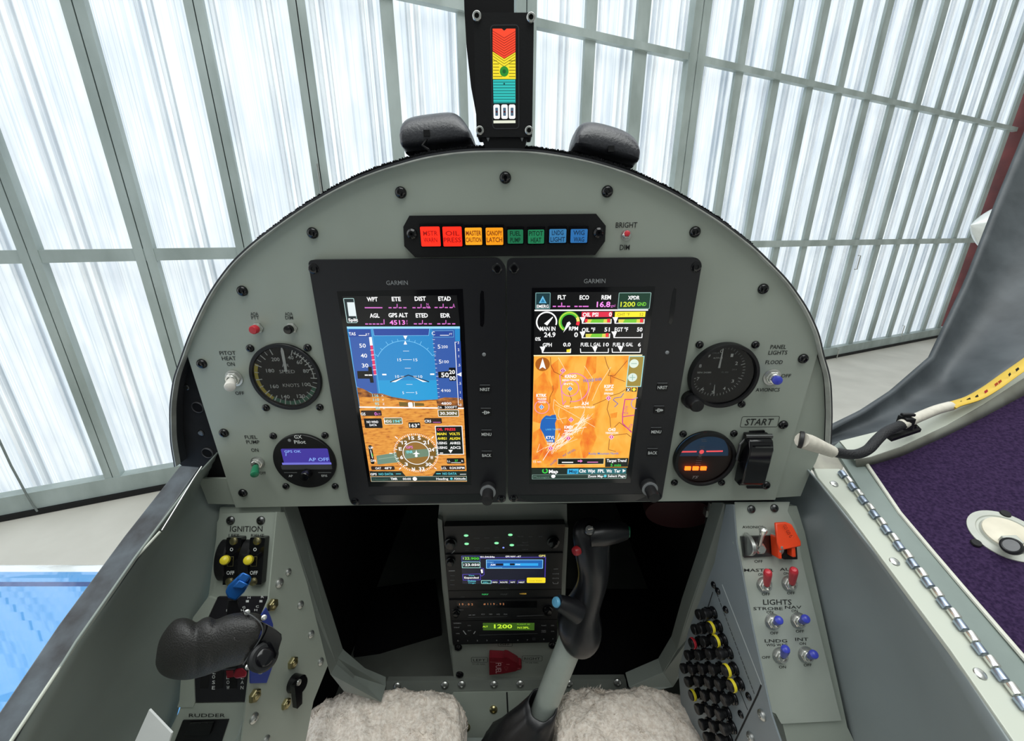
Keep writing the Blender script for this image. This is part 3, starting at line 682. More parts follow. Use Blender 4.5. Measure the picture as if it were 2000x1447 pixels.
# turn coordinator / attitude
f, ro, r = round_unit('attitude_indicator', 'round attitude gauge with blue sky, brown ground and three lit orange lamps', 'gauge', 1373, 893, 59, .006, [(1334, 847), (1433, 846), (1317, 942), (1409, 942)], face=mat('dial_brown', '#40302a', .6, var=.05))
cv = CV(f, .0026, c4); sky = mat('dial_blue', '#3d6287', .55, var=.05, em='#3d6287', es=.08); ctr = (306, 1098)
k = cv.sc(*ctr); c0 = cv.p(*ctr, 1); rr = r * .87 / k
P_ = [c0 + Vector((math.sin(R(a)), math.cos(R(a)), 0)) * rr * k for a in range(90, -91, -6)]
cv.add(P_, [list(range(len(P_)))], sky)
rd = em('#ff5a5f', .8)
cv.line([(130, 1062), (262, 1060)], 15, rd, 3); cv.line([(352, 1058), (486, 1056)], 15, rd, 3); cv.disc(308, 1062, 20, rd, 4); cv.disc(296, 1092, 16, GTXT, 3)
for x, y, l in ((330, 972, 40), (325, 958, 40), (313, 1030, 40), (311, 1016, 40), (290, 1114, 40), (284, 1135, 46), (279, 1155, 40), (276, 1171, 46)): cv.line([(x - l / 2, y), (x + l / 2, y)], 5, GTXT, 4)
cv.line([(330, 900), (352, 898)], 12, mat('red_mark', '#a8323c', .5), 3); cv.line([(435, 930), (455, 912)], 12, GTXT, 3)
cv.text('TS', 255, 1278, 26, WTXT, wid=52, shear=.4, bold=.01); cv.build('dial_markings', ro, smooth=0)
mb = MB()
for x in (193, 260, 327):
    p = f.P(*c4(x, 1208), .004); mb.box((p.x, p.y, .0032), (.0054, .0038, .0012), em('#ff5a12', 4))
mb.build('warning_lamps', ro)
glass_disc(ro, r * .89, .0042)

# START guarded switch
f = PAN.sub(1475, 900); ro = thing('start_switch', 'black guarded start switch with its cover closed, under the START placard', 'switch', f)
mb = MB(); mb.prism(rp_(f, [c5(392, 1062), c5(462, 1058), c5(456, 1330), c5(378, 1330)], 0), 0, .002, BLKG); mb.build('base_plate', ro, bevel=.0005)
a, b = f.P(*c5(384, 1110), .012), f.P(*c5(470, 1322), .012)
mb = MB()
prof = [(a.y + .003, .004), (a.y, .013), (a.y - .008, .0165), (b.y + .006, .016), (b.y, .012), (b.y, .003), (a.y + .003, .001)]
n = len(prof); V = [(a.x + .0015, y, z) for y, z in prof] + [(b.x - .0035, y, z) for y, z in prof]
mb.add(V, [list(range(n))[::-1], list(range(n, 2 * n))] + [(i, (i + 1) % n, n + (i + 1) % n, n + i) for i in range(n)], BLKG); mb.build('guard_cover', ro, bevel=.0012)
mb = MB(); mb.box(((a.x + b.x) / 2, a.y - .004, .0168), ((b.x - a.x) * .6, .0012, .0006), DSTEEL); mb.lathe([(.0022, 0), (.0022, (b.x - a.x) * .9)], DSTEEL, (a.x, a.y + .002, .008), (1, 0, 0), 16); mb.build('hinge_pin', ro)
mb = MB(); mb.tube([(a.x + .002, a.y - .002, .006), (a.x - .003, a.y - .006, .008), (a.x - .003, a.y - .022, .008), (a.x + .001, a.y - .026, .006)], .0012, DSTEEL, 8); mb.build('spring', ro)

# ================================================================ THE TWO DISPLAYS
DBZ = mat('display_bezel', '#15151a', .40, bump=.05, scale=400, var=.1); DGL = mat('display_glass', '#0b0b0e', .08, var=.05, spec=.5)
cD1 = crop(600, 500, 2.895); cD2 = crop(980, 500, 2.895)
def display(cx, cy, tf, outline, glass, label, brand, keys, knob, slot, sens, notch, screws):
    f = PAN.sub(cx, cy); ro = thing('flight_display', label, 'display', f, group='portrait flight displays')
    H = .006
    mb = MB(); P_ = [Vector(p) for p in rp_(f, [tf(*q) for q in outline], H)]; pts = []
    n = len(P_)
    for i in range(n):                                  # round the corners
        a, b, c = P_[i - 1], P_[i], P_[(i + 1) % n]; d1 = (a - b).normalized(); d2 = (c - b).normalized(); r = min(.0045, (a - b).length * .45, (c - b).length * .45)
        for t in (0, .25, .5, .75, 1): pts.append(tuple((b + d1 * r) * (1 - t) ** 2 + b * 2 * t * (1 - t) + (b + d2 * r) * t * t))
    mb.prism(pts, -.002, H, DBZ); mb.build('bezel', ro, bevel=.0012, bseg=3)
    cv = CV(f, H + .0001, tf); cv.poly(glass, DGL, 1); cv.build('glass', ro, smooth=0)
    cv = CV(f, H + .0002, tf); cv.text('GARMIN', *brand, GTXT, wid=120, bold=.008); cv.build('maker_lettering', ro, smooth=0)
    for t_, x, y in keys:
        q = f.P(*tf(x, y), H); mb = MB(); w_ = 30 * f.s(*tf(x, y)) / 2.895
        mb.prism(rrect(q.x - w_, q.y - w_ * .72, q.x + w_, q.y + w_ * .8, .001, 4), H - .0005, H + .0007, BLK); ko = mb.build('key', ro, bevel=.0003)
        cv = CV(f, H + .0009, tf); cv.line([(x - 28, y - 24), (x + 28, y - 24)], 2.5, GTXT, 1)
        if t_: cv.text(t_, x, y, 19, WTXT, wid=54 if t_ != 'BACK' else 50, bold=.012)
        else:
            cv.line([(x - 20, y), (x + 18, y)], 4, WTXT, 2); cv.text('D', x, y, 22, WTXT, lay=3, bold=.015); cv.poly([(x + 12, y - 8), (x + 24, y), (x + 12, y + 8)], WTXT, 2)
        o = cv.build('key_lettering', ro, smooth=0); o.parent = ko
    cv = CV(f, H + .0001, tf); (x, y0, y1, tl_) = slot; cv.poly([(x - 12 + tl_, y0 + 20), (x - 4 + tl_, y0), (x + 8 + tl_, y0 + 6), (x + 13, (y0 + y1) / 2), (x + 10 - tl_, y1 - 20), (x - tl_, y1), (x - 12 - tl_, y1 - 10), (x - 14, (y0 + y1) / 2)], DGL, 1); cv.build('card_slot', ro, smooth=0)
    q = f.P(*tf(*sens), H); mb = MB(); mb.lathe([(.0016, 0), (.0016, .0005), (.0010, .0009), (.0001, .0009)], GTXT, (q.x, q.y, H), seg=16); mb.build('light_sensor', ro)
    q = f.P(*tf(*knob), H + .006); mb = MB(); mb.lathe([(.0078, 0), (.0078, .007), (.0072, .0078), (.0052, .0078)], BLKR, (q.x, q.y, H - .002), seg=32); kn = mb.build('outer_knob', ro)
    mb = MB(); mb.lathe([(.0074, .0), (.0074, .0004), (.0060, .0004)], GTXT, (q.x, q.y, H + .006), seg=32); mb.build('knob_ring', ro).parent = kn
    mb = MB(); mb.lathe([(.0052, .0), (.0054, .010), (.0050, .013), (.0001, .0134)], BLKR, (q.x, q.y, H + .006), seg=32); mb.build('inner_knob', ro).parent = kn
    for s_ in screws:
        q = f.P(*tf(*s_), H); mb = MB(); mb.lathe([(.0040, -.0002), (.0040, .0005), (.0032, .0010), (.0016, .0010), (.0014, .0003), (.0001, .0003)], BLKG, (q.x, q.y, H), seg=22); mb.build('screw', ro)
    cv = CV(f, H + .0001, tf); cv.poly(notch, BLKG, 1); cv.build('lower_relief', ro, smooth=0)
    return f, ro, H
W1 = em('#ffffff', 1.05); MG = em('#e27ad8', 1.0); CY = em('#63d6e6', 1.0); LB = em('#7fd0ff', .95); K = em('#050507', 1); GRN = em('#3fd04a', 1); YE = em('#ffe93a', 1.05); RE = em('#ff3346', 1)
f, ro, H = display(800, 745, cD1, [(2, 22), (1085, 12), (1122, 60), (1124, 1392), (252, 1408), (236, 1370)], [(168, 200), (880, 186), (928, 1294), (348, 1304)],
                   'left portrait flight display showing blue sky, attitude arc and compass rose', (508, 150, 25), [('NRST', 1005, 753), ('', 1010, 884), ('MENU', 1014, 1007), ('BACK', 1015, 1126)], (1022, 1335), (990, 195, 402, 0), (1000, 556), [(345, 1352), (420, 1392), (960, 1390), (1040, 1345)], [(36, 72), (1074, 70), (1098, 1372), (272, 1388)])
s1 = lambda x, y: (x, y)
s5 = crop(660, 560, 6.03); s6 = crop(690, 760, 7.617)
earth = em_noise('synthetic_terrain', [(.33, '#b5682c'), (.43, '#e0913a'), (.6, '#efa648')], 150, (1, 3.5, 1), detail=4)
hill = em_noise('synthetic_hills', [(.35, '#5c3523'), (.55, '#a8672f'), (.7, '#c98439')], 160, (1, 2, 1))
skyb = em('#2b8fd2', .95); skyl = em('#28a3e0', .95); tape = em('#3a62b4', .9); tapd = em('#2f4fa8', .9)
cv = CV(f, H + .0003, s5)
# black header
cv.poly([(50, 110), (1400, 100), (1440, 470), (105, 470)], K, 1)
cv.poly([(105, 480), (1437, 472), (1440, 700), (1452, 1000), (1475, 1430), (255, 1430)], skyb, 2)
cv.poly([(470, 1100), (1160, 1100), (1178, 1330), (500, 1330)], skyl, 3)
cv.poly([(105, 468), (1436, 466), (1437, 492), (110, 494)], em('#9fe0ff', 1), 5)
cv.poly([(128, 500), (385, 500), (470, 1262), (395, 1250), (220, 1175)], tape, 4); cv.poly([(128, 500), (385, 500), (392, 585), (135, 590)], tapd, 5)
cv.line([(130, 590), (220, 1175), (400, 1250)], 5, LB, 6); cv.line([(400, 500), (490, 1250)], 4, LB, 6)
cv.poly([(412, 492), (1075, 490), (1070, 572), (425, 575)], tapd, 4); cv.line([(412, 492), (428, 576), (1070, 573), (1080, 490)], 5, LB, 6)
cv.poly([(1110, 500), (1375, 500), (1420, 1320), (1180, 1320)], tape, 4); cv.poly([(1115, 515), (1368, 515), (1372, 592), (1118, 592)], tapd, 5); cv.rect(1115, 515, 1366, 592, None, 5, line=4, mline=LB)
cv.poly([(1378, 640), (1445, 640), (1475, 1420), (1412, 1420)], tapd, 5)
# hills and ground
cv.poly([(225, 1180), (300, 1200), (400, 1255), (520, 1255), (640, 1295), (780, 1318), (920, 1345), (1060, 1330), (1160, 1325), (1260, 1300), (1400, 1305), (1470, 1320), (1480, 1440), (262, 1440)], hill, 7)
cv.poly([(250, 1300), (520, 1290), (700, 1330), (920, 1352), (1160, 1335), (1180, 1440), (262, 1440)], earth, 8)
cv.text('WPT', 405, 145, 50, W1, wid=125, bold=.03); cv.text('ETE', 688, 142, 50, W1, wid=105, bold=.03); cv.text('DIST', 970, 138, 50, W1, wid=130, bold=.03); cv.text('ETAD', 1256, 138, 50, W1, wid=145, bold=.03)
cv.text('AGL', 432, 337, 50, W1, wid=112, bold=.03); cv.text('GPS ALT', 710, 332, 50, W1, wid=225, bold=.03); cv.text('ETED', 988, 335, 50, W1, wid=140, bold=.03); cv.text('EDR', 1265, 335, 50, W1, wid=110, bold=.03)
cv.line([(320, 246), (522, 246)], 13, MG, 4)
for x0, y in ((600, 246), (882, 246), (1142, 244), (898, 436), (1174, 436)):
    for q in (0, 55, 120, 175): cv.line([(x0 + q, y), (x0 + q + 30, y)], 13, MG, 4)
    cv.line([(x0 + 98, y - 42), (x0 + 98, y)], 9, MG, 4)
for q in range(5): cv.line([(326 + q * 44, 438), (352 + q * 44, 438)], 13, MG, 4)
cv.line([(543, 385), (545, 440)], 10, MG, 4); cv.text('N', 1055, 205, 30, MG, wid=24); cv.text('M', 1062, 236, 26, MG, wid=36); cv.text('A', 1364, 220, 50, MG, wid=28)
cv.text('4513', 700, 418, 54, em('#ff8ce8', 1.05), wid=180, bold=.02); cv.text('F', 815, 405, 26, MG); cv.text('T', 815, 436, 22, MG)
cv.rect(62, 134, 232, 425, em('#1d2a2e', 1), 3, r=12, line=7, mline=em('#bfe3e0', .9))
cv.poly([(108, 182), (196, 182), (220, 345), (130, 345)], em('#e8f4f6', 1), 5); cv.text('Split', 180, 388, 36, W1, wid=112, bold=.03, lay=6)
cv.text('TAS', 170, 552, 38, W1, wid=78, lay=8, bold=.015); cv.line([(248, 572), (335, 572)], 7, W1, 8); cv.text('KT', 352, 558, 26, W1, wid=44, lay=8)
for t_, x, y in (('50', 292, 690), ('40', 308, 808), ('30', 322, 924)): cv.text(t_, x, y, 50, W1, wid=74, lay=8, bold=.01)
cv.poly([(368, 592), (400, 590), (412, 688), (380, 690)], W1, 8); cv.poly([(382, 690), (412, 688), (456, 1036), (426, 1040)], em('#e8386e', 1), 8)
for i in range(6): cv.line([(384 + i * 7.6, 745 + i * 58), (420 + i * 7.6, 742 + i * 58)], 6, W1, 9)
cv.poly([(228, 990), (360, 990), (358, 940), (398, 940), (425, 1128), (384, 1128), (375, 1080), (236, 1080)], K, 9); cv.line([(322, 1038), (352, 1038)], 15, W1, 10); cv.line([(366, 1038), (402, 1038)], 15, W1, 10)
# attitude arc
cv.arc(812, 985, 357, -62, 60, 6, LB, 6, 30)
for a in (-60, -45, -30, -20, -10, 10, 20, 30, 45, 60): cv.tick(812, 985, a, 357, 402 if abs(a) in (30, 60) else 385, 6, LB, 6)
cv.poly([(770, 574), (820, 574), (796, 622)], W1, 7); cv.poly([(776, 678), (816, 678), (793, 632)], W1, 7)
for x0, x1, y in ((770, 838, 755), (765, 872, 857), (790, 858, 957), (808, 878, 1148), (804, 900, 1244)): cv.line([(x0, y), (x1, y)], 4, W1, 7)
cv.text('15', 725, 857, 36, W1, wid=44, lay=7); cv.text('15', 915, 858, 36, W1, wid=44, lay=7); cv.text('10', 700, 1054, 36, W1, wid=44, lay=7); cv.text('10', 972, 1056, 36, W1, wid=44, lay=7); cv.text('5', 770, 1246, 34, W1, lay=7); cv.text('5', 925, 1246, 34, W1, lay=7)
cv.line([(740, 1052), (790, 1052)], 5, W1, 7); cv.line([(880, 1052), (930, 1052)], 5, W1, 7)
cv.line([(620, 1118), (830, 1038), (1072, 1116)], 12, em('#1d2d4d', .8), 8)
cv.poly([(630, 1118), (785, 1058), (680, 1120)], W1, 9); cv.poly([(1050, 1118), (885, 1056), (1000, 1118)], W1, 9)
cv.line([(528, 1032), (568, 1032)], 18, W1, 7); cv.line([(1092, 1028), (1132, 1028)], 18, W1, 7)
for i in range(15): cv.line([(1116 + i * 4.6, 620 + i * 48), (1134 + i * 4.6 + (8 if i % 3 == 0 else 0), 620 + i * 48)], 4, W1, 7)
cv.text('5', 1192, 702, 50, W1, wid=32, lay=8); cv.text('200', 1256, 704, 36, W1, wid=74, lay=8); cv.text('5', 1205, 878, 50, W1, wid=32, lay=8); cv.text('100', 1268, 880, 36, W1, wid=74, lay=8); cv.text('4', 1228, 1218, 42, W1, wid=28, lay=8); cv.text('900', 1290, 1220, 34, W1, wid=74, lay=8)
cv.poly([(1180, 1000), (1305, 990), (1310, 950), (1385, 950), (1392, 1105), (1318, 1108), (1312, 1072), (1186, 1072)], K, 9)
cv.text('50', 1262, 1034, 58, W1, wid=88, lay=10, bold=.02); cv.text('20', 1344, 1000, 50, W1, wid=70, lay=10, bold=.02); cv.text('00', 1350, 1072, 50, W1, wid=70, lay=10, bold=.02)
cv.line([(1378, 650), (1400, 650)], 6, W1, 8); cv.line([(1380, 650), (1400, 1030), (1420, 1390), (1440, 1392)], 7, W1, 8)
for t_, y in (('3', 655), ('2', 738), ('1', 815), ('.5', 920), ('.5', 1135), ('1', 1240), ('2', 1315), ('3', 1388)): cv.text(t_, 1418 + (y - 655) * .04, y, 32, W1, lay=8)
cv.poly([(1400, 1030), (1455, 1005), (1455, 1055)], W1, 9)
cv.text('C', 1124, 545, 44, W1, lay=8); cv.line([(1205, 570), (1305, 570)], 7, W1, 8); cv.text('FT', 1330, 556, 24, W1, lay=8)
cv.build('screen_sky', ro, smooth=0)
cv = CV(f, H + .0003, s6)
cv.poly([(95, 290), (1645, 290), (1692, 1370), (265, 1370)], earth, 9)
cv.poly([(345, 985), (700, 930), (1240, 880), (1260, 985), (700, 1080), (365, 1115)], em('#7fa08c', .8), 10); cv.line([(380, 1035), (620, 1000)], 6, em('#b9cdb8', .9), 11)
cv.line([(98, 262), (1640, 280)], 20, W1, 12); cv.poly([(680, 185), (1050, 205), (1060, 245), (690, 250)], em('#8a6f2a', .7), 11)
cv.rect(815, 190, 890, 265, W1, 13, r=20); cv.line([(908, 195), (912, 262)], 10, W1, 13)
for i, t_ in enumerate(('116', '110', '95', '85')): cv.text(t_, 332 + i * 12, 88 + i * 62, 44, em('#8fe0ea', 1), wid=88 if i < 2 else 62, lay=14, bold=.015); cv.text('XVZK'[i], 436 + i * 9, 90 + i * 62, 34, W1, lay=14)
def box(x0, y0, x1, y1, c=K, ln=None, r=14, lay=13, lw=7): cv.rect(x0, y0, x1, y1, c, lay, r=r, line=lw if ln else 0, mline=ln)
dkb = em('#2e1d14', 1)
box(115, 312, 430, 392, dkb); cv.text('GS', 150, 362, 44, W1, wid=70, lay=16, bold=.02); cv.text('0', 335, 358, 54, MG, wid=34, lay=16, bold=.02); cv.text('KT', 385, 366, 34, MG, wid=50, lay=16)
box(158, 430, 442, 572, K); cv.text('NO WIND', 290, 480, 38, W1, wid=170, lay=16, bold=.02); cv.text('DATA', 300, 526, 36, W1, wid=105, lay=16, bold=.02)
box(455, 418, 740, 515, em('#8a8a58', .7), W1); cv.text('HDG', 520, 470, 44, W1, wid=100, lay=16, bold=.02); cv.text('194°', 658, 470, 48, em('#7fe6ef', 1), wid=120, lay=16, bold=.02)
box(1058, 425, 1322, 505, dkb); cv.text('CRS', 1112, 468, 44, W1, wid=95, lay=16, bold=.02); cv.line([(1190, 486), (1300, 486)], 9, MG, 16)
box(1255, 238, 1558, 290, K); cv.text('DA', 1292, 265, 38, W1, wid=56, lay=16, bold=.01); cv.text('5000FT', 1455, 262, 42, W1, wid=180, lay=16, bold=.01); cv.text('4800', 1385, 205, 42, W1, wid=150, lay=16, bold=.01)
box(1258, 302, 1575, 402, em('#6f6232', .8), W1); cv.text('30.30IN', 1415, 352, 48, W1, wid=240, lay=16, bold=.02)
box(820, 488, 1005, 575, K); cv.text('163°', 912, 533, 58, W1, wid=150, lay=16, bold=.02)
# compass rose
hc = (938, 945); cv.disc(*hc, 290, em('#8f6a24', .75), 12, 48); cv.disc(*hc, 190, em('#a87a32', .8), 13, 40); cv.poly([(762, 905), (1120, 880), (1130, 990), (775, 1030)], em('#7d9a80', .8), 14)
cv.arc(*hc, 190, 0, 360, 11, W1, 15, 48)
for i in range(72): cv.tick(*hc, i * 5 + 3, 326, 296 if i % 2 == 0 else 308, 9, W1, 15)
for i in range(12): cv.tick(*hc, i * 30 + 13, 326, 272, 11, W1, 15)
for a in (-45, 45, -90, 90, -135, 135): cv.tick(*hc, a, 345, 392, 13, W1, 15)
for t_, x, y in (('15', 868, 718), ('S', 985, 718), ('21', 1085, 785), ('24', 1165, 892), ('W', 1170, 1010), ('30', 1120, 1110), ('33', 1020, 1175), ('N', 898, 1180), ('3', 792, 1108), ('6', 722, 1005), ('E', 702, 880), ('12', 765, 785)): cv.text(t_, x, y, 58, W1, wid=36 * len(t_) + 10, lay=16, bold=.025)
cv.text('GPS', 838, 855, 44, MG, wid=100, lay=16, bold=.02); cv.text('ENR', 842, 925, 44, em('#7fe6ef', 1), wid=90, lay=16, bold=.02)
cv.poly([(940, 895), (952, 935), (996, 955), (952, 962), (962, 992), (940, 1004), (918, 992), (928, 962), (886, 955), (928, 935)], W1, 17)
box(1215, 540, 1648, 965, em('#0b1410', 1), W1, 4, lw=11)
for i, (a, b, m_) in enumerate((('OIL', 'PRESS', RE), ('MAIN', 'VOLTS', YE), ('AHRS1', 'ALIGN', YE), ('USING', 'AHRS2', W1), ('USING', 'ADC2', W1))):
    y = 590 + i * 68; cv.text(a, 1245 + i * 4, y, 42, m_, wid=88 if i == 0 else 135, lay=16, al='l', bold=.025); cv.text(b, (1365 if i == 0 else 1425) + i * 4, y, 42, m_, wid=155, lay=16, al='l', bold=.025)
cv.poly([(1415, 895), (1482, 895), (1450, 945)], W1, 16)
cv.rect(222, 828, 322, 1108, K, 13, r=24); cv.text('UP', 268, 865, 40, W1, wid=62, lay=16, bold=.02); cv.line([(262, 900), (290, 1020)], 10, W1, 16); cv.text('DN', 302, 1055, 40, W1, wid=70, lay=16, bold=.02); cv.line([(280, 950), (292, 990)], 12, GRN, 17)
box(265, 1140, 622, 1195, dkb, r=20); cv.text('OAT', 375, 1168, 38, W1, wid=85, lay=16, bold=.02); cv.text('48°F', 520, 1166, 38, W1, wid=105, lay=16, bold=.02)
box(1390, 1022, 1655, 1100, K); cv.text('LL', 1425, 1062, 36, W1, lay=16); cv.text('37', 1535, 1055, 36, GRN, wid=48, lay=16, bold=.02); cv.line([(1460, 1085), (1600, 1085)], 8, W1, 16); cv.text('R', 1625, 1062, 36, W1, lay=16)
box(1308, 1132, 1668, 1195, dkb); cv.text('LCL', 1350, 1165, 38, W1, wid=80, lay=16, bold=.02); cv.text('0:24:30PM', 1545, 1162, 38, W1, wid=215, lay=16, bold=.02)
cv.poly([(245, 1215), (1690, 1212), (1692, 1290), (258, 1290)], em('#12231d', 1), 12); cv.poly([(720, 1212), (1230, 1212), (1180, 1285), (780, 1285)], earth, 13)
cv.text('GPS', 305, 1256, 38, W1, wid=92, lay=16, bold=.02); cv.text('NO DATA', 490, 1254, 38, CY, wid=210, lay=16, bold=.02); cv.line([(640, 1252), (710, 1252)], 10, CY, 16); cv.text('NO DATA', 1435, 1248, 38, CY, wid=205, lay=16, bold=.02); cv.line([(1240, 1250), (1300, 1250)], 14, CY, 16); cv.line([(1590, 1258), (1678, 1256)], 8, W1, 16)
cv.poly([(258, 1296), (1695, 1292), (1692, 1352), (268, 1362)], em('#1b332f', 1), 14); cv.rect(262, 1294, 1692, 1358, None, 14, line=6, mline=em('#a8c4bb', .9))
cv.text('Messages', 410, 1332, 32, em('#3f6b60', .9), wid=215, lay=16); cv.text('TMR', 610, 1326, 38, W1, wid=100, lay=16, bold=.03); cv.text('00:00', 800, 1326, 36, W1, wid=120, lay=16, bold=.02); cv.disc(918, 1326, 32, W1, 16); cv.text('Heading', 1325, 1324, 38, W1, wid=175, lay=16, bold=.02); cv.disc(1462, 1324, 20, CY, 16); cv.text('Altitude', 1585, 1322, 38, W1, wid=175, lay=16, bold=.02)
cv.build('screen_terrain', ro, smooth=0)

f, ro, H = display(1175, 745, cD2, [(28, 15), (1105, 8), (1132, 40), (1126, 80), (905, 1372), (880, 1386), (190, 1392), (42, 1386), (34, 1350)], [(170, 180), (868, 172), (728, 1282), (156, 1288)],
                   'right portrait flight display showing engine gauges above an orange terrain map', (525, 140, 25), [('NRST', 908, 742), ('', 890, 871), ('MENU', 873, 993), ('BACK', 853, 1112)], (838, 1318), (968, 180, 388, 12), (935, 545), [(75, 1352), (150, 1388), (750, 1388), (840, 1345)], [(70, 68), (1100, 62), (880, 1358), (68, 1370)])
s7 = crop(1030, 560, 8.0); s8 = crop(1030, 680, 5.461)
cv = CV(f, H + .0003, s7)
cv.poly([(115, 85), (1915, 80), (1790, 1060), (100, 1060)], K, 1)
cv.rect(128, 92, 355, 345, em('#1a3a40', 1), 2, r=12, line=8, mline=em('#8fc4c4', .9)); cv.poly([(240, 140), (300, 255), (180, 255)], em('#6fc3ea', 1), 4); cv.poly([(240, 180), (275, 245), (208, 245)], em('#2a80b0', 1), 5); cv.text('EMERG', 240, 303, 48, W1, wid=185, lay=5, bold=.02)
cv.rect(1430, 92, 1908, 345, em('#123a2a', 1), 2, r=12, line=8, mline=em('#a8d0c8', .9)); cv.text('XPDR', 1662, 168, 58, W1, wid=180, lay=5, bold=.03); cv.text('1200', 1570, 270, 76, em('#e6f23a', 1), wid=225, lay=5, bold=.02); cv.text('GND', 1785, 268, 58, em('#7fdc3a', 1), wid=140, lay=5, bold=.02)
cv.text('FLT', 538, 162, 66, W1, wid=125, bold=.03); cv.text('ECO', 890, 164, 66, W1, wid=145, bold=.03); cv.text('REM', 1232, 162, 66, W1, wid=145, bold=.03); cv.text('16.8', 1190, 272, 84, em('#ff96f0', 1.1), wid=210, bold=.025); cv.text('gal', 1338, 292, 40, MG, wid=66)
for x0 in (402, 740):
    for q in (0, 78, 150, 220) if x0 == 402 else (0, 68, 130, 170): cv.line([(x0 + q, 306), (x0 + q + 40, 306)], 20, MG, 4)
cv.line([(536, 250), (536, 312)], 16, MG, 4)
cv.line([(118, 368), (1880, 362)], 22, W1, 4)
cv.arc(300, 550, 152, -148, 108, 22, W1, 4, 40); cv.poly([(262, 575), (395, 465), (400, 480), (310, 605)], W1, 5)
cv.text('MAN IN', 318, 652, 66, W1, wid=235, bold=.025, lay=6); cv.text('24.9', 350, 745, 76, W1, wid=175, bold=.025, lay=6); cv.text('0%', 165, 812, 58, W1, wid=85, bold=.02, lay=6)
cv.arc(652, 548, 138, -148, 88, 50, em('#4fc43a', 1), 4, 40); cv.arc(652, 548, 146, -148, 60, 18, em('#c9e04a', 1), 5, 36); cv.arc(652, 548, 138, 88, 112, 50, RE, 4); cv.arc(652, 548, 138, 60, 86, 44, em('#ffe878', 1), 6)
cv.poly([(560, 715), (620, 560), (655, 540), (680, 575)], W1, 7); cv.text('RPM', 720, 648, 62, W1, wid=140, bold=.025, lay=8); cv.text('0', 760, 745, 76, W1, wid=58, bold=.025, lay=8)
def bar(x0, x1, y, grn=True, ptr=None, full=True):
    if grn: cv.poly([(x0 + 80, y - 60), (x1 - 5, y - 65), (x1 - 10, y - 8), (x0 + 70, y - 5)], em('#7ccf3a', 1), 4); cv.poly([(x0 + 60, y - 60), (x0 + 160, y - 60), (x0 + 130, y - 8), (x0 + 60, y - 8)], em('#e6dc5a', 1), 5); cv.poly([(x1 - 110, y - 62), (x1 - 60, y - 62), (x1 - 60, y - 8), (x1 - 120, y - 8)], em('#e6dc5a', 1), 5); cv.poly([(x1 - 60, y - 70), (x1 - 12, y - 72), (x1 - 14, y - 12), (x1 - 64, y - 12)], RE, 5)
    cv.line([(x0, y - 60), (x0 + 5, y), (x1, y), (x1 + 4, y - 62)], 13, W1, 7)
    p = ptr if ptr is not None else x0 + 10; cv.poly([(p - 45, y - 95), (p + 45, y - 95), (p + 5, y)], W1, 8)
cv.rect(850, 392, 1322, 470, em('#e8304c', 1), 4); cv.text('OIL PSI', 985, 432, 62, W1, wid=240, lay=6, bold=.03); cv.text('0', 1296, 428, 66, W1, wid=44, lay=6, bold=.03)
cv.rect(1370, 390, 1838, 470, em('#ffee32', 1.05), 4); cv.text('CHT °F', 1500, 430, 46, em('#8d8418', .9), wid=190, lay=6); cv.text('52', 1782, 430, 48, em('#8d8418', .9), wid=60, lay=6)
bar(852, 1305, 568); cv.poly([(905, 500), (945, 498), (935, 552), (890, 552)], RE, 6); bar(1362, 1820, 568)
cv.text('OIL °F', 955, 670, 66, W1, wid=205, bold=.025); cv.text('51', 1245, 665, 66, W1, wid=82, bold=.025); bar(850, 1282, 795)
cv.text('EGT °F', 1468, 665, 66, W1, wid=205, bold=.025); cv.text('50', 1755, 665, 66, W1, wid=84, bold=.025); bar(1345, 1788, 792, False)
cv.text('GPH', 310, 905, 62, W1, wid=140, bold=.025); cv.text('0.0', 618, 900, 62, W1, wid=115, bold=.025); bar(228, 672, 1028, False, 238); cv.poly([(612, 978), (672, 970), (665, 1020), (612, 1020)], YE, 8)
cv.text('FUEL L GAL', 992, 900, 60, W1, wid=310, bold=.02); cv.text('10', 1230, 900, 60, W1, wid=84, bold=.02); bar(828, 1262, 1025, False, 1052)
cv.text('FUEL R GAL', 1494, 900, 60, W1, wid=308, bold=.02); cv.text('6', 1750, 900, 60, W1, wid=44, bold=.02); bar(1322, 1758, 1022, False, 1452)
cv.build('screen_engine', ro, smooth=0)
cv = CV(f, H + .0003, s8)
terr = em_noise('map_relief', [(.22, '#e85a18'), (.36, '#f9922a'), (.46, '#ffb03c'), (.7, '#ffc354')], 60, (1.4, .8, 1), dist=.4)
terd = em_noise('map_relief_dark', [(.3, '#f0641a'), (.48, '#f8902a'), (.6, '#fda836')], 80, (1.6, .8, 1), dist=.3)
cv.poly([(70, 75), (1222, 70), (1110, 950), (1070, 1270), (45, 1275)], terr, 1)
for pts in ([(70, 350), (180, 250), (260, 400), (330, 620), (240, 720), (130, 800), (60, 780)], [(60, 900), (140, 850), (200, 1020), (120, 1180), (50, 1190)], [(250, 180), (330, 120), (330, 420), (290, 500), (250, 300)], [(640, 90), (740, 90), (730, 260), (650, 320), (600, 460), (590, 330)], [(600, 850), (680, 780), (740, 950), (680, 1100), (600, 1200), (560, 1020)], [(330, 650), (420, 620), (470, 900), (400, 1000), (330, 900)], [(880, 700), (960, 680), (950, 740), (890, 745)], [(300, 1120), (420, 1080), (400, 1260), (200, 1260)]): cv.poly(pts, terd, 2)
cv.line([(70, 78), (1222, 73)], 12, em('#fff3c0', 1), 4)
wt = em('#fff2c8', 1); rdm = em('#9a4a22', .9); pk = em('#f48ad0', .95)
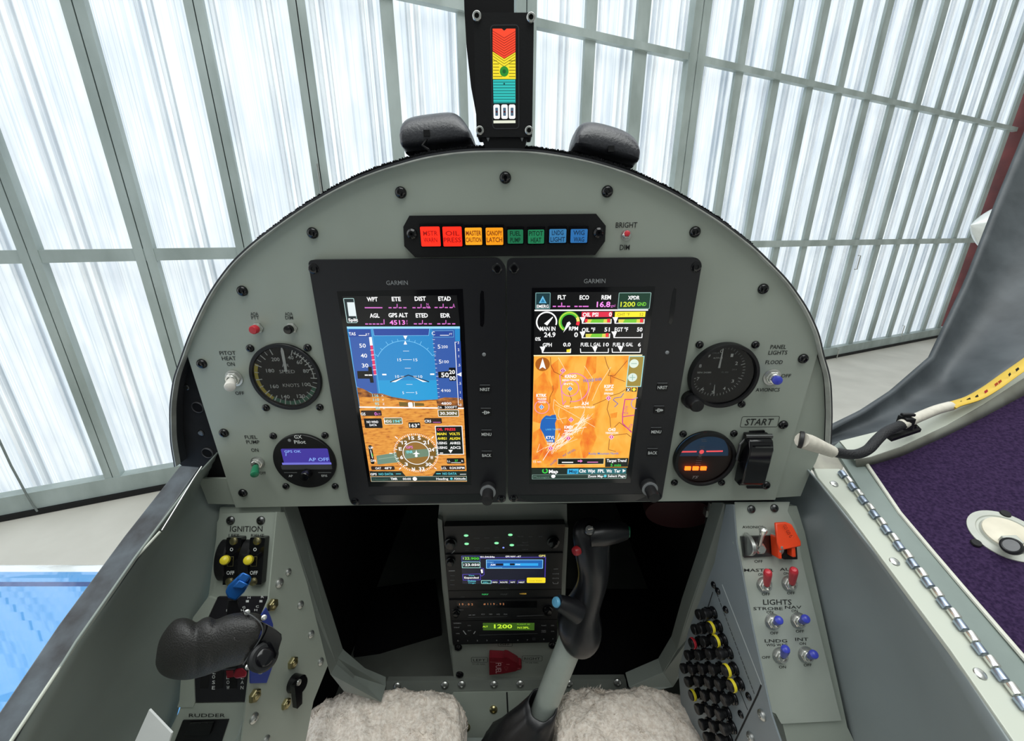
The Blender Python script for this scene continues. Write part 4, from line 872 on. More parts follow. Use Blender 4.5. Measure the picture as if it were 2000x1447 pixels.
for pts in ([(245, 95), (250, 180), (285, 250), (385, 300)], [(825, 90), (850, 180), (880, 240), (860, 290), (930, 290), (1065, 130)], [(880, 290), (950, 320), (1040, 355)], [(885, 290), (890, 370)], [(700, 605), (860, 535), (880, 510), (980, 480), (1045, 440)], [(870, 560), (850, 650), (880, 740), (888, 840)], [(930, 840), (980, 790), (1110, 885)], [(910, 930), (1060, 910), (1105, 945)], [(875, 970), (865, 1080), (940, 1100)], [(270, 400), (275, 450), (240, 520), (240, 580), (215, 590)], [(440, 470), (470, 540), (455, 590)]): cv.line(pts, 6, rdm, 4)
rr_ = random.Random(3)
for i in range(46):
    a = rr_.uniform(0, 1); x = 250 + 370 * a + rr_.gauss(0, 30); y = 1090 - 330 * a + rr_.gauss(0, 26)
    L_ = rr_.uniform(90, 270); an = R(rr_.gauss(-46, 16)); m_ = wt if i % 3 else em('#ffffff', 1)
    cv.line([(x - L_ / 2 * math.cos(an), y - L_ / 2 * math.sin(an)), (x + rr_.gauss(0, 9), y + rr_.gauss(0, 9)), (min(x + L_ / 2 * math.cos(an), 760), y + L_ / 2 * math.sin(an))], rr_.uniform(2, 6), m_, 5)
for pts in ([(285, 545), (340, 600), (420, 640), (560, 620)], [(285, 545), (275, 640), (320, 760), (420, 740)], [(340, 640), (330, 720), (380, 800)], [(300, 600), (480, 700), (720, 840)], [(610, 190), (700, 330), (640, 520), (600, 700)], [(890, 200), (760, 400), (690, 560)], [(560, 440), (600, 640)], [(330, 100), (410, 240)], [(130, 1020), (100, 1110), (180, 1060)]): cv.line(pts, 4, wt, 5)
cv.arc(490, 420, 160, -40, 190, 9, pk, 5); cv.arc(455, 425, 90, 0, 360, 8, pk, 5); cv.arc(155, 625, 75, 0, 360, 8, em('#f2a0c0', 1), 5)
cv.line([(410, 560), (380, 600), (345, 290), (390, 250)], 8, pk, 5)
cv.poly([(140, 800), (150, 765), (175, 735), (200, 715), (245, 722), (258, 712), (300, 706), (308, 730), (310, 760), (295, 800), (300, 850), (290, 1005), (210, 1000), (170, 910), (135, 850)], em('#2468bc', 1), 6); cv.line([(195, 745), (310, 748)], 5, em('#5fb4e6', 1), 7); cv.text('LAKE TAHOE', 275, 863, 20, em('#6fd0ff', 1), wid=155, lay=8)
mgn = em('#d83c9a', .95); cv.line([(1140, 545), (1040, 545), (1015, 700), (1015, 800), (1110, 895)], 11, mgn, 5); cv.line([(1015, 730), (1140, 712)], 10, mgn, 5); cv.arc(1170, 585, 62, 180, 360, 9, em('#b496d0', 1), 5); cv.text('LOW', 1050, 640, 34, mgn, wid=60, rot=70); cv.text('MOA', 1050, 690, 34, mgn, wid=50); cv.text('MOA', 1100, 830, 34, mgn, wid=60, rot=65)
bl = em('#5a5fc4', 1); cv.line([(1025, 480), (1000, 520), (930, 530), (915, 550), (965, 590), (930, 625)], 7, bl, 5)
def dia(x, y, c): cv.poly([(x - 30, y), (x, y - 30), (x + 30, y), (x, y + 30)], em('#ffd9e6', 1), 8); cv.poly([(x - 23, y), (x, y - 23), (x + 23, y), (x, y + 23)], c, 9); cv.line([(x, y - 12), (x, y + 12)], 6, W1, 10)
for x, y, c in ((378, 237, em('#d84a8c', 1)), (455, 430, em('#2f8fd8', 1)), (865, 530, em('#e04a9c', 1)), (150, 625, em('#3fa0e0', 1)), (465, 760, em('#e04a9c', 1)), (437, 958, em('#e04a9c', 1)), (248, 1065, em('#e04a9c', 1)), (895, 945, em('#e04a9c', 1))): dia(x, y, c)
for t_, x, y, w_ in (('KRNO', 462, 296, 120), ('KTRK', 150, 500, 108), ('KSPZ', 870, 403, 100), ('A34', 615, 585, 74), ('KMEV', 442, 838, 95), ('KTVL', 245, 948, 92), ('O43', 900, 864, 76)):
    cv.text(t_, x, y, 36, W1, wid=w_, lay=11, bold=.03)
for t_, x, y, w_ in (('RENO TAHOE', 462, 337, 175), ('INTL', 440, 378, 100), ('TRUCKEE', 152, 538, 100), ('TAHOE', 155, 572, 80), ('SILVER', 870, 440, 80), ('SPRINGS', 866, 480, 96), ('DAYTON VALLEY', 610, 626, 215), ('MINDEN', 440, 876, 90), ('TAHOE', 440, 910, 74), ('LAKE', 242, 985, 65), ('TAHOE', 245, 1016, 72), ('YERINGTON', 898, 900, 135), ('CSN', 418, 615, 55)): cv.text(t_, x, y, 22, W1, wid=w_, lay=11, bold=.02)
bb = em('#3a5cae', 1); cv.text('TRUCKEE RIVER', 692, 336, 32, em('#356ad0', 1), wid=200, lay=11, rot=6, bold=.01); cv.text('MT SIEGEL', 445, 1110, 26, bb, wid=150, lay=11, rot=34); cv.text('WALKER', 275, 1215, 26, bb, wid=90, lay=11, rot=48); cv.text('Rocky Mountain North', 812, 1118, 28, em('#2f7ad0', 1), wid=310, lay=11, bold=.01); cv.text('15 nm', 105, 1205, 28, W1, wid=80, lay=11)
cv.disc(162, 170, 76, em('#b0611c', .95), 6, 32); cv.poly([(162, 105), (198, 222), (162, 200), (126, 222)], W1, 8)
cv.rect(1082, 82, 1212, 410, em('#a8923e', .9), 6, line=9, mline=em('#a8e4e6', 1)); cv.disc(1136, 162, 48, em('#e6f4e6', 1), 8, 32); cv.disc(1120, 310, 48, em('#e0f0e6', 1), 8, 32); cv.line([(1108, 162), (1164, 162)], 8, em('#9fc0b0', 1), 9); cv.line([(1092, 310), (1148, 310)], 8, em('#9fc0b0', 1), 9); cv.line([(1120, 282), (1120, 338)], 8, em('#9fc0b0', 1), 9)
cv.rect(1052, 418, 1098, 460, em('#1d2a24', 1), 8); cv.text('X', 1075, 440, 34, W1, wid=36, lay=10, bold=.04); cv.rect(1112, 418, 1162, 460, em('#1d2a24', 1), 8); cv.disc(1136, 438, 18, YE, 10)
cv.rect(322, 1172, 815, 1235, em('#0c120c', 1), 8, line=6, mline=em('#f2dfa0', .9)); cv.line([(370, 1214), (485, 1214)], 12, W1, 10); cv.line([(540, 1200), (575, 1200)], 16, pk, 10); cv.poly([(565, 1182), (590, 1200), (565, 1218)], pk, 10); cv.line([(640, 1212), (750, 1212)], 10, pk, 10)
cv.poly([(830, 1170), (1078, 1168), (1070, 1262), (828, 1265)], em('#0c1710', 1), 8); cv.text('Target Trend', 950, 1194, 36, W1, wid=205, lay=10, bold=.02); cv.text('5 min', 942, 1242, 34, GRN, wid=110, lay=10, bold=.02)
cv.poly([(48, 1280), (1062, 1272), (1055, 1385), (44, 1392)], em('#16241e', 1), 8); cv.text('Map', 278, 1310, 44, W1, wid=95, lay=11, bold=.03); cv.arc(188, 1305, 24, 20, 320, 14, GRN, 11)
cv.poly([(428, 1284), (1055, 1275), (1050, 1332), (424, 1338)], em('#1f6a72', 1), 9); cv.poly([(428, 1284), (545, 1282), (540, 1336), (424, 1338)], em('#35b4e8', 1), 10); cv.text('Map', 488, 1308, 38, em('#0b3c5c', 1), wid=86, lay=11, bold=.02)
for t_, x, w_ in (('Cht', 588, 72), ('Wpt', 682, 78), ('FPL', 786, 70), ('Wx', 872, 60), ('Ter', 958, 68)): cv.text(t_, x, 1304, 40, W1, wid=w_, lay=11, bold=.03)
cv.poly([(1015, 1285), (1048, 1303), (1015, 1322)], W1, 11); cv.rect(50, 1346, 1050, 1386, em('#23362f', 1), 9, line=4, mline=em('#9fc0b4', .9)); cv.text('Messages', 150, 1368, 24, em('#6f9080', 1), wid=165, lay=11); cv.disc(276, 1362, 22, W1, 11); cv.text('Zoom Map', 725, 1360, 30, W1, wid=160, lay=11, bold=.02); cv.disc(828, 1359, 16, CY, 11); cv.text('Select Page', 950, 1358, 30, W1, wid=185, lay=11, bold=.02)
cv.build('screen_map', ro, smooth=0)

# ================================================================ COCKPIT SHELL
KN = R(25)
CON = Plane(PAN.W(985, 986) + Vector((0, .006, 0)), (1, 0, 0), (0, math.sin(KN), math.cos(KN)))      # the plane of both sloping consoles
def quad_solid(pts, back, m, name, parent=None, **k):
    back = Vector(back); mb = MB(); mb.hull3([Vector(p) for p in pts], [Vector(p) + back for p in pts], m)
    if parent: return wpart(mb, name, parent, **k)
    return mb.build(name, **k)
# ---- left and right sills
F1, B1 = Q(392, 913, .368), Q(23, 1447, .229)
SL = Plane(F1, Vector((1, 0, 0)), B1 - F1); dL = (B1 - F1).normalized() * .36
def sillpt(pl, px, py, h=0): return pl.W(px, py, h)
SILLM = mat('worn_black_sill', '#1f2226', .42, bump=.6, scale=45, hex2='#4a535a', stretch=(1, 1, 1), var=.3)
o1 = [sillpt(SL, 390, 911), sillpt(SL, 352, 908), sillpt(SL, 242, 1047), sillpt(SL, 113, 1221), sillpt(SL, 0, 1388), sillpt(SL, 0, 1388) + dL * 1.1, B1 + dL, sillpt(SL, 23, 1447), sillpt(SL, 151, 1252), sillpt(SL, 265, 1089)]
left_sill = quad_solid(o1, (0, 0, -.004), SILLM, 'left_sill', smooth=0, bevel=.0012); tag(left_sill, 'worn black padded strip along the left cockpit sill', 'sill')
mb = MB(); mb.tube([sillpt(SL, 394, 911, .0005), sillpt(SL, 378, 935, .0008), sillpt(SL, 316, 1036, .0006)], .0007, STEEL, 8); wpart(mb, 'edge_wire', left_sill)
mb = MB(); mb.tube([sillpt(SL, 313, 1038, -.001), sillpt(SL, 265, 1090, -.001), sillpt(SL, 151, 1253, -.001), sillpt(SL, -10, 1495, -.001)], .0010, CREAM, 8); wpart(mb, 'bead', left_sill)
# left side skin: from the sill edge down to the console
def wallgrid(top, bot, bul, m, name, label, cat):
    def lin(P, t):
        t *= len(P) - 1; i = min(int(t), len(P) - 2); return P[i].lerp(P[i + 1], t - i)
    def fn(u, v):
        a, b = lin(top, u), lin(bot, u); return a.lerp(b, v) + Vector(bul) * math.sin(math.pi * v)
    mb = MB(); mb.grid(fn, 24, 12, m); return tag(mb.build(name, solid=.0015, smooth=80), label, cat)
topL = [CAM + Vector((-.285, .50, -.17)), Q(396, 918, .372), F1 + Vector((0, 0, -.003)), sillpt(SL, 265, 1090, -.003), sillpt(SL, 151, 1253, -.003), B1 + Vector((0, 0, -.003)), B1 + dL + Vector((0, 0, -.003))]
botL = [CAM + Vector((-.225, .50, -.34)), CON.W(470, 986, -.03), CON.W(436, 1008, -.01), CON.W(412, 1150, -.012), CON.W(345, 1400, -.014), CON.W(300, 1560, -.012), CAM + Vector((-.27, -.25, -.60))]
wallgrid(topL, botL, (-.022, 0, -.004), PAINTD, 'left_side_skin', 'grey-green inner skin of the cockpit side below the black sill', 'side panel')
# right rail and skin
F2, B2 = Q(1598, 932, .381), Q(1980, 1447, .232)
SR = Plane(F2, Vector((1, 0, 0)), F2 - B2); dR = (B2 - F2).normalized() * .36
rail_o = quad_solid([SR.W(x, y) if x else (B2 + dR + Vector((y, 0, 0))) for x, y in ((1590, 915), (1640, 915), (1690, 975), (1760, 1066), (1860, 1192), (1950, 1305), (0, .032), (0, .0), (1980, 1447), (1856, 1268), (1736, 1108), (1654, 998), (1598, 932))], (0, 0, -.004), CREAM, 'right_rail', smooth=0, bevel=.0006)
tag(rail_o, 'pale painted rail along the right cockpit sill, inboard of the piano hinge', 'rail')
for px, py in ((1629, 945), (1747, 1097), (1914, 1316)):
    q = SR.W(px, py); mb = MB(); mb.lathe([(.0036, 0), (.0032, .0008), (.0018, .0014), (.0001, .0015)], STEEL, tuple(q), tuple(SR.n), 16); wpart(mb, 'rivet', rail_o)
topR = [CAM + Vector((.285, .50, -.16)), Q(1578, 915, .39), F2 + Vector((0, 0, -.002)), SR.W(1736, 1109, -.002), SR.W(1856, 1269, -.002), B2 + Vector((0, 0, -.002)), B2 + dR + Vector((0, 0, -.002))]
botR = [CAM + Vector((.225, .50, -.34)), CON.W(1535, 992, -.03), CON.W(1560, 1020, -.010), CON.W(1600, 1210, -.012), CON.W(1642, 1405, -.014), CON.W(1672, 1560, -.012), CAM + Vector((.27, -.25, -.60))]
wallgrid(topR, botR, (.022, 0, -.004), mat('right_skin_paint', '#8f9898', .42, bump=.08, scale=7, var=.12), 'right_side_skin', 'grey painted inner skin of the cockpit side below the pale rail', 'side panel')
# piano hinge
h0 = [(1636, 928), (1700, 1012), (1800, 1146), (1900, 1276), (2010, 1416)]
hin = thing('piano_hinge', 'long steel piano hinge between the right rail and the open canopy frame', 'hinge', loc=SR.W(1636, 928)); bpy.context.view_layer.update()
Ha, Hb = SR.W(1641, 923, .001), SR.W(2030, 1421, .001); dH = (Hb - Ha); LH = dH.length; dH.normalize(); NH = 26
kn = LH / NH
for i in range(NH):
    a = Ha + dH * (kn * i + .0004); m_ = CHROME if i % 2 else mat('blued_steel', '#a3b0c2', .3, .9); mb = MB()
    mb.lathe([(.0027, 0), (.0029, .0004), (.0029, kn - .0012), (.0026, kn - .0008)], m_, tuple(a + SR.n * .0018 + (SR.n.cross(dH).normalized() * (.0007 if i % 2 else -.0007))), tuple(dH), 14)
    sd = -1 if i % 2 else 1; lat = SR.n.cross(dH).normalized() * sd; c_ = a + dH * (kn / 2) + lat * .004
    q = [a + SR.n * .0006, a + dH * (kn - .0008) + SR.n * .0006, a + dH * (kn - .0008) + lat * .0040 + SR.n * .0006, a + lat * .0040 + SR.n * .0006]
    wpart(mb, 'knuckle', hin)
cp_ = [SR.W(x, y, -.002) for x, y in ((1583, 905), (1597, 888), (1625, 876), (1652, 900), (1640, 930), (1604, 932))]; mb = MB(); mb.hull3(cp_, [p - SR.n * .004 for p in cp_], mat('worn_block_paint', '#b5b3a4', .5, scale=30, hex2='#97958a', bump=.1)); wpart(mb, 'end_block', rail_o, smooth=0, bevel=.0006)
# ---- open canopy: flange, frame, purple lining, dark shell
canopy = thing('open_canopy', 'canopy swung open to the right, pale frame with a purple carpet lining', 'canopy', loc=SR.W(1700, 905)); bpy.context.view_layer.update()
fl = [SR.W(x, y, .001) for x, y in ((1628, 872), (1641, 861), (1672, 897), (1697, 905), (1757, 998), (1878, 1140), (2000, 1281), (2090, 1385), (2090, 1480), (1960, 1315), (1860, 1188), (1760, 1060), (1690, 970))]
mb = MB(); mb.hull3(fl, [p - SR.n * .003 for p in fl], mat('canopy_flange_paint', '#84908b', .4, bump=.1, scale=30, var=.12)); wpart(mb, 'hinge_flange', canopy, smooth=0)
E1, E2 = SR.W(1695, 905, .002), SR.W(2000, 1283, .002); E3 = Q(2000, 742, .43)
LIN = Plane(E1, E2 - E1, E3 - E1)
if LIN.n.dot(CAM - E1) < 0: LIN = Plane(E1, E3 - E1, E2 - E1)
PUR = mat('purple_carpet', '#3c2c4b', .95, bump=.9, scale=420, hex2='#281c37', spec=.1, bdist=.002)
def lp(pts, h=0): return [LIN.W(x, y, h) for x, y in pts]
A_ = lp([(1694, 906), (1712, 893), (1760, 880), (1805, 858), (1870, 838), (1910, 816), (1950, 795), (2000, 765)]) + [E3 + (E3 - E1) * .7, E3 + (E3 - E1) * .7 + (E2 - E1) * 2.2, E2 + (E2 - E1) * 1.5] + lp([(2000, 1282), (1878, 1141), (1820, 1073), (1757, 999)])
mb = MB(); mb.hull3(A_, [p - LIN.n * .004 for p in A_], PUR); wpart(mb, 'lining', canopy, smooth=0)
bd = lp([(1692, 905), (1757, 1001), (1820, 1076), (1878, 1144), (2000, 1285), (2060, 1354)], .001); mb = MB(); mb.tube(bd, .0016, mat('bead_edge', '#d8d8cb', .4), 8, up=tuple(LIN.n)); wpart(mb, 'edge_bead', canopy)
# frame of the canopy: a wall standing off the lining, with a top flange
GRIME = mat('grimy_frame', '#8b8d83', .5, bump=.1, scale=25, hex2='#6d6c62')
inn = lp([(1671, 897), (1700, 892), (1760, 872), (1850, 830), (1920, 790), (2000, 738), (2100, 672)], .010); low = lp([(1672, 915), (1712, 905), (1762, 890), (1850, 850), (1920, 815), (2000, 772), (2100, 706)], -.001)
mb = MB(); n = len(inn); mb.add(inn + low, [(i, i + 1, n + i + 1, n + i) for i in range(n - 1)], GRIME); wpart(mb, 'frame_web', canopy, solid=.001, smooth=60)
out = lp([(1640, 861), (1733, 838), (1785, 821), (1854, 797), (1925, 752), (2000, 702), (2100, 636)], .010)
mb = MB(); mb.hull3(inn + out[::-1], [p - LIN.n * .002 for p in inn + out[::-1]], CREAM); wpart(mb, 'frame_flange', canopy, smooth=0)
GSH = mat('dark_grey_fibreglass', '#4d5357', .55, bump=.35, scale=22, hex2='#3a4044', bdist=.003)
lo_ = [(1616, 868, .42), (1700, 850, .45), (1785, 826, .48), (1870, 790, .50), (1930, 755, .51), (2000, 708, .52), (2140, 610, .54)]
hi_ = [(1613, 846, .44), (1688, 806, .50), (1750, 762, .55), (1823, 697, .58), (1895, 542, .62), (1953, 389, .66), (2050, 150, .72)]
def gfn(u, v):
    def s_(P):
        t = u * (len(P) - 1); i = min(int(t), len(P) - 2); a, b = Vector(P[i]), Vector(P[i + 1]); return a.lerp(b, t - i)
    a, b = s_(lo_), s_(hi_); q = a.lerp(b, v); return Q(q.x, q.y, q.z + .03 * math.sin(math.pi * v)) 
mb = MB(); mb.grid(gfn, 40, 16, GSH); o = wpart(mb, 'shell', canopy, solid=.006, smooth=80); o['label'] = 'dark grey fibreglass shell of the canopy'
mb = MB()
for s_ in ((1740, 775, 1752, 763), (1868, 735, 1885, 722), (1936, 612, 1941, 607), (1845, 735, 1850, 728)): pass
# vent
vf = LIN.sub(1966, 1046); vent = thing('cabin_vent', 'round white air vent with a chrome-capped knob set in the purple lining', 'vent', vf)
k = vf.s(1970, 1045)
mb = MB(); mb.lathe([(.02232, 0), (.02232, .00086), (.01764, .00130), (.01692, .00043), (.01548, .00043), (.01476, .00216)], mat('vent_flange', '#b9bcb2', .4), seg=48); mb.build('flange', vent)
mb = MB(); mb.lathe([(.01476, .00036), (.01440, .00324), (.01080, .00446), (.00007, .00504)], mat('cream_vent', '#d9d2bd', .4), seg=48); mb.build('eyeball', vent)
a = vf.P(1978, 1068, .00864)
mb = MB(); mb.box((a.x * .6, a.y * .6, .00648), (.00720, .01008, .00576), mat('vent_flange', '#b9bcb2')); mb.build('lug', vent, bevel=.00072)
kb = MB(); kb.lathe([(.00562, 0), (.00612, .00144), (.00612, .00432), (.00504, .00540), (.00446, .00504)], BLKR, (a.x, a.y, .00792), (.1, -.55, .8), 32); ko = kb.build('knob', vent)
axk = Vector((.1, -.55, .8)).normalized(); kb = MB(); kb.lathe([(.00446, 0), (.00432, .00043), (.00007, .00058)], DSTEEL, tuple(Vector((a.x, a.y, .00792)) + axk * .00490), tuple(axk), 32); kb.build('knob_cap', vent).parent = ko
for x, y in ((1964, 1003), (1907, 1060)):
    q = vf.P(x, y, .0015); mb = MB(); mb.lathe([(.0034, 0), (.003, .0010), (.0001, .0014)], BLKM, (q.x, q.y, .0012), seg=16); mb.build('screw', vent)
# defrost hose, clamp and strap
D0 = [(1566, 859, .330), (1590, 868, .335), (1625, 882, .342)]
mb = MB(); p = [Q(*x) for x in D0]; mb.tube([p[0], p[0].lerp(p[1], .5), p[1], p[1].lerp(p[2], .5), p[2]], [.0062, .0068, .0064, .0056, .0050], mat('white_sleeve', '#d8d3c5', .6, bump=.3, scale=200)); tag(mb.build('white_sleeve', smooth=60), 'white heat-shrink sleeve leaving a hole at the right edge of the panel', 'sleeve', 'white sleeves on the cable')
q = Q(1566, 859, .331); mb = MB(); mb.lathe([(.0070, -.002), (.0072, .0005), (.0064, .001)], BLKR, tuple(q), (.8, -.5, 0), 24); tag(mb.build('rubber_grommet'), 'black rubber grommet where the white sleeve leaves the panel', 'grommet')
hp = [Q(*x) for x in ((1620, 880, .341), (1645, 886, .345), (1672, 887, .350), (1695, 878, .355), (1712, 860, .36), (1728, 845, .366), (1745, 836, .372), (1762, 829, .376))]
def smooth_path(P, k=5):
    out = []
    for i in range(len(P) - 1):
        a, b, c, d = P[max(i - 1, 0)], P[i], P[i + 1], P[min(i + 2, len(P) - 1)]
        for j in range(k):
            t = j / k; out.append(.5 * ((2 * b) + (c - a) * t + (2 * a - 5 * b + 4 * c - d) * t * t + (3 * b - 3 * c + d - a) * t ** 3))
    return out + [P[-1]]
mb = MB(); mb.tube(smooth_path(hp), .0042, mat('braided_sleeve', '#1e1f22', .6, bump=1, scale=900, var=.5), 14); tag(mb.build('braided_cable', smooth=60), 'black braided cable curving from the panel to the clamp on the canopy frame', 'cable')
mb = MB(); q = [Q(*x) for x in ((1762, 829, .376), (1768, 826, .377), (1800, 812, .386), (1830, 800, .392), (1856, 793, .396))]; mb.tube(smooth_path(q), .0046, mat('white_sleeve', '#d8d3c5'), 14); tag(mb.build('white_sleeve', smooth=60), 'white sleeve on the cable between the black clamp and the yellow strap', 'sleeve', 'white sleeves on the cable')
cl = thing('cable_clamp', 'black plastic cable clamp screwed to the canopy frame', 'clamp', loc=Q(1765, 828, .38)); bpy.context.view_layer.update()
b1 = [Q(*x) for x in ((1733, 850, .382), (1743, 857, .380), (1800, 838, .386), (1788, 826, .392))]; mb = MB(); mb.hull3(b1, [p + Vector((0, 0, -.003)) for p in b1], BLK); wpart(mb, 'base', cl, smooth=0)
c_ = Q(1768, 825, .378); mb = MB(); mb.box(c_, (.009, .010, .012), BLK); mb.box(c_ + Vector((0, 0, .008)), (.012, .004, .003), BLK); wpart(mb, 'saddle', cl, bevel=.001)
c_ = Q(1782, 832, .385); mb = MB(); mb.lathe([(.0035, 0), (.003, .002), (.0001, .0025)], BLKG, tuple(c_), (0, -.3, 1), 16); wpart(mb, 'screw', cl)
mb = MB(); q = [Q(*x) for x in ((1852, 795, .396), (1862, 790, .397), (1900, 778, .402), (1935, 758, .406), (1970, 733, .410), (2010, 705, .414), (2100, 640, .42))]
mb.tube(smooth_path(q), .0066, mat('yellow_strap', '#d9b53a', .5, scale=12, var=.12), 12, flat=.35, up=(-.3, .2, 1)); st = tag(mb.build('yellow_strap', smooth=60), 'yellow printed strap running up along the canopy frame at the right', 'strap')
mb = MB()
for (x, y, l, m_) in ((1876, 787, 8, TXT), (1892, 781, 9, TXT), (1908, 775, 7, TXT), (1926, 765, 8, RED), (1946, 751, 8, mat('red_print', '#c8502a', .6)), (1953, 746, 8, mat('red_print', '#c8502a', .6)), (1972, 732, 6, TXT), (1987, 722, 8, TXT)):
    d_ = .398 + (x - 1852) / 148 * .0125 - .0045; p_ = [Q(x + a_, y + b_, d_) for a_, b_ in ((-l / 2, -1), (l / 2 - 2, -5), (l / 2, -1), (-l / 2 + 2, 4))]; mb.add(p_, [(0, 1, 2, 3)], m_)
wpart(mb, 'strap_print', st, smooth=0)
# white lens-shaped dome beyond the canopy
c_ = Q(1992, 447, 2.6); mb = MB()
def lens(u, v):
    a = u * 2 * math.pi; x = (v - .5) * 2; r = 1 - x * x; return Vector((x * .33, r * .15 * math.cos(a), r * .18 * math.sin(a)))
mb.grid(lens, 32, 20, mat('glossy_white', '#dfe4e2', .15, coat=1, var=.04)); o = mb.build('wingtip_fairing', smooth=80); o.location = c_; o.rotation_euler = (0, R(4), 0)
tag(o, 'white lens-shaped fairing seen beyond the dark canopy shell at the right', 'fairing')

# ================================================================ CONSOLES
bpy.context.view_layer.update()
# left console
lc = thing('left_console', 'sloping left console with the ignition and trim plates below the panel', 'console', CON.sub(480, 1100)); LC = CON.sub(480, 1100)
mb = MB(); mb.prism(rp_(LC, [(430, 990), (548, 990), (545, 1100), (524, 1180), (505, 1365), (455, 1640), (225, 1640), (352, 1385), (360, 1300), (408, 1160)], -.004), -.02, -.004, PAINTL); mb.build('top_plate', lc, bevel=.0006)
ig = [(424, 1020), (432, 1003), (540, 1000), (540, 1025), (533, 1150), (527, 1163), (520, 1170), (409, 1167), (417, 1152)]
mb = MB(); mb.prism(rp_(LC, ig, 0), -.002, 0, PAINT); mb.build('ignition_plate', lc, bevel=.0005)
cL = crop(280, 980, 3.0975)
placard(cL, [('IGNITION', 623, 162, 34, 196)], par=lc, fr=LC); placard(cL, [('LEFT', 549, 203, 19, 64)], par=lc, fr=LC); placard(cL, [('RIGHT', 691, 203, 19, 78)], par=lc, fr=LC)
def hexscrew(fr, px, py, par, r=.004, m=STEEL, h=0, hexa=False):
    q = fr.P(px, py, h); mb = MB()
    if hexa: mb.lathe([(r, 0), (r, r * .5), (r * .85, r * .65)], m, (q.x, q.y, h), seg=6); mb.lathe([(r * .55, r * .6), (r * .5, r * .8), (r * .2, r * .9), (.0001, r * .9)], m, (q.x, q.y, h), seg=16)
    else: mb.lathe([(r, 0), (r * .97, r * .3), (r * .75, r * .55), (r * .35, r * .66), (r * .3, r * .4), (.0001, r * .4)], m, (q.x, q.y, h), seg=18)
    return mb.build('screw', par)
for px, py in ((451, 1016), (510, 1016)): hexscrew(LC, px, py, lc, .0042, DSTEEL)
# lightning: ignition breakers
for i, (cx, wd, lab) in enumerate((((549), 88, 'ignition switch with a yellow-tipped lever under LEFT'), ((691), 88, 'ignition switch with a yellow-tipped lever under RIGHT'))):
    f = CON.sub(*cL(cx - 10, 355)); ro = thing('ignition_switch', 'black ' + lab, 'switch', f, group='ignition switches')
    mb = MB(); mb.prism(rp_(f, [cL(*p) for p in ((cx - 46, 222), (cx - 42, 216), (cx + 40, 218), (cx + 44, 224), (cx + 22, 500), (cx - 70, 502), (cx - 66, 440))], .008), 0, .008, BLKG); mb.build('body', ro, bevel=.0006)
    q = f.P(*cL(cx - 62, 355), .003); rr = .0195
    mb = MB(); mb.lathe([(.9, -.005), (1.0, -.0035), (1.0, .0035), (.9, .005)], BLK, (0, 0, 0), (1, 0, 0), 36)
    mb.v = [(q.x + x, q.y + y * rr, .001 + z * .010) for x, y, z in mb.v]; mb.build('rotor_guard', ro)
    for yy, ddx in ((237, -2), (482, -26)): q = f.P(*cL(cx + ddx, yy), .008); mb = MB(); mb.lathe([(.0040, 0), (.0036, .0012), (.0020, .002), (.0001, .002)], BRASS, (q.x, q.y, .008), seg=18); mb.build('screw', ro)
    cv = CV(f, .0082, cL); cv.text('ON' if 0 else 'O', cx - 15, 287, 20, WTXT, wid=20, bold=.02); cv.text('OFF', cx - 22, 428, 22, WTXT, wid=46, bold=.02); cv.rect(cx - 38, 330, cx - 6, 390, None, 1, line=2.5, mline=mat('dull_amber', '#6d6840', .6)); cv.build('lettering', ro, smooth=0)
    a = f.P(*cL(cx - 26, 352), .008); b = f.P(*cL(cx - 54, 352), .020); d = b - a
    mb = MB(); mb.lathe([(.0030, 0), (.0026, d.length * .75)], BLKG, tuple(a), tuple(d), 14); lv = mb.build('lever', ro)
    mb = MB(); mb.lathe([(.0022, -.005), (.0037, -.003), (.0044, 0), (.0038, .0028), (.0022, .0040), (.0001, .0044)], YEL, tuple(b), tuple(d), 24); mb.build('knob', ro).parent = lv
# engine control quadrant
QF = CON.sub(440, 1280); qd = thing('engine_quadrant', 'black engine control quadrant plate with white lever legends on the left console', 'control quadrant', QF)
mb = MB(); mb.prism(rp_(QF, [cL(*p) for p in ((450, 575), (750, 575), (702, 690), (640, 1000), (632, 1208), (318, 1212), (308, 1070), (330, 900), (392, 690))], .002), -.006, .002, mat('quadrant_black', '#1e1c22', .4)); mb.build('quadrant_plate', qd, bevel=.0005)
cv = CV(QF, .0022, cL)
for t_, x, y in (('H', 640, 578), ('I', 630, 600), ('G', 609, 637), ('H', 600, 655), ('R', 722, 574), ('I', 712, 600), ('C', 690, 632), ('H', 681, 653), ('N', 512, 656), ('L', 430, 1030), ('O', 426, 1057), ('S', 426, 1090), ('E', 425, 1123), ('L', 512, 1060), ('O', 513, 1090), ('W', 513, 1122), ('E', 600, 1060), ('A', 599, 1090), ('N', 598, 1122)): cv.text(t_, x, y, 20 if y > 900 else 13, WTXT, wid=18, bold=.01)
cv.build('lettering', qd, smooth=0)
for x in (382, 468, 552):
    cv = CV(QF, .0022, cL); cv.rect(x - 12, 760, x + 12, 1128, mat('slot_black', '#070708', .9), 1, r=4); cv.build('slot', qd, smooth=0)
mb = MB(); mb.prism(rp_(QF, [cL(*p) for p in ((392, 575), (442, 590), (395, 690), (330, 900), (306, 1070), (312, 1212), (300, 1243), (206, 1243), (218, 1200), (228, 1060), (300, 700))], .003), -.006, .003, PAINTL); mb.build('side_rail', qd, bevel=.0005)
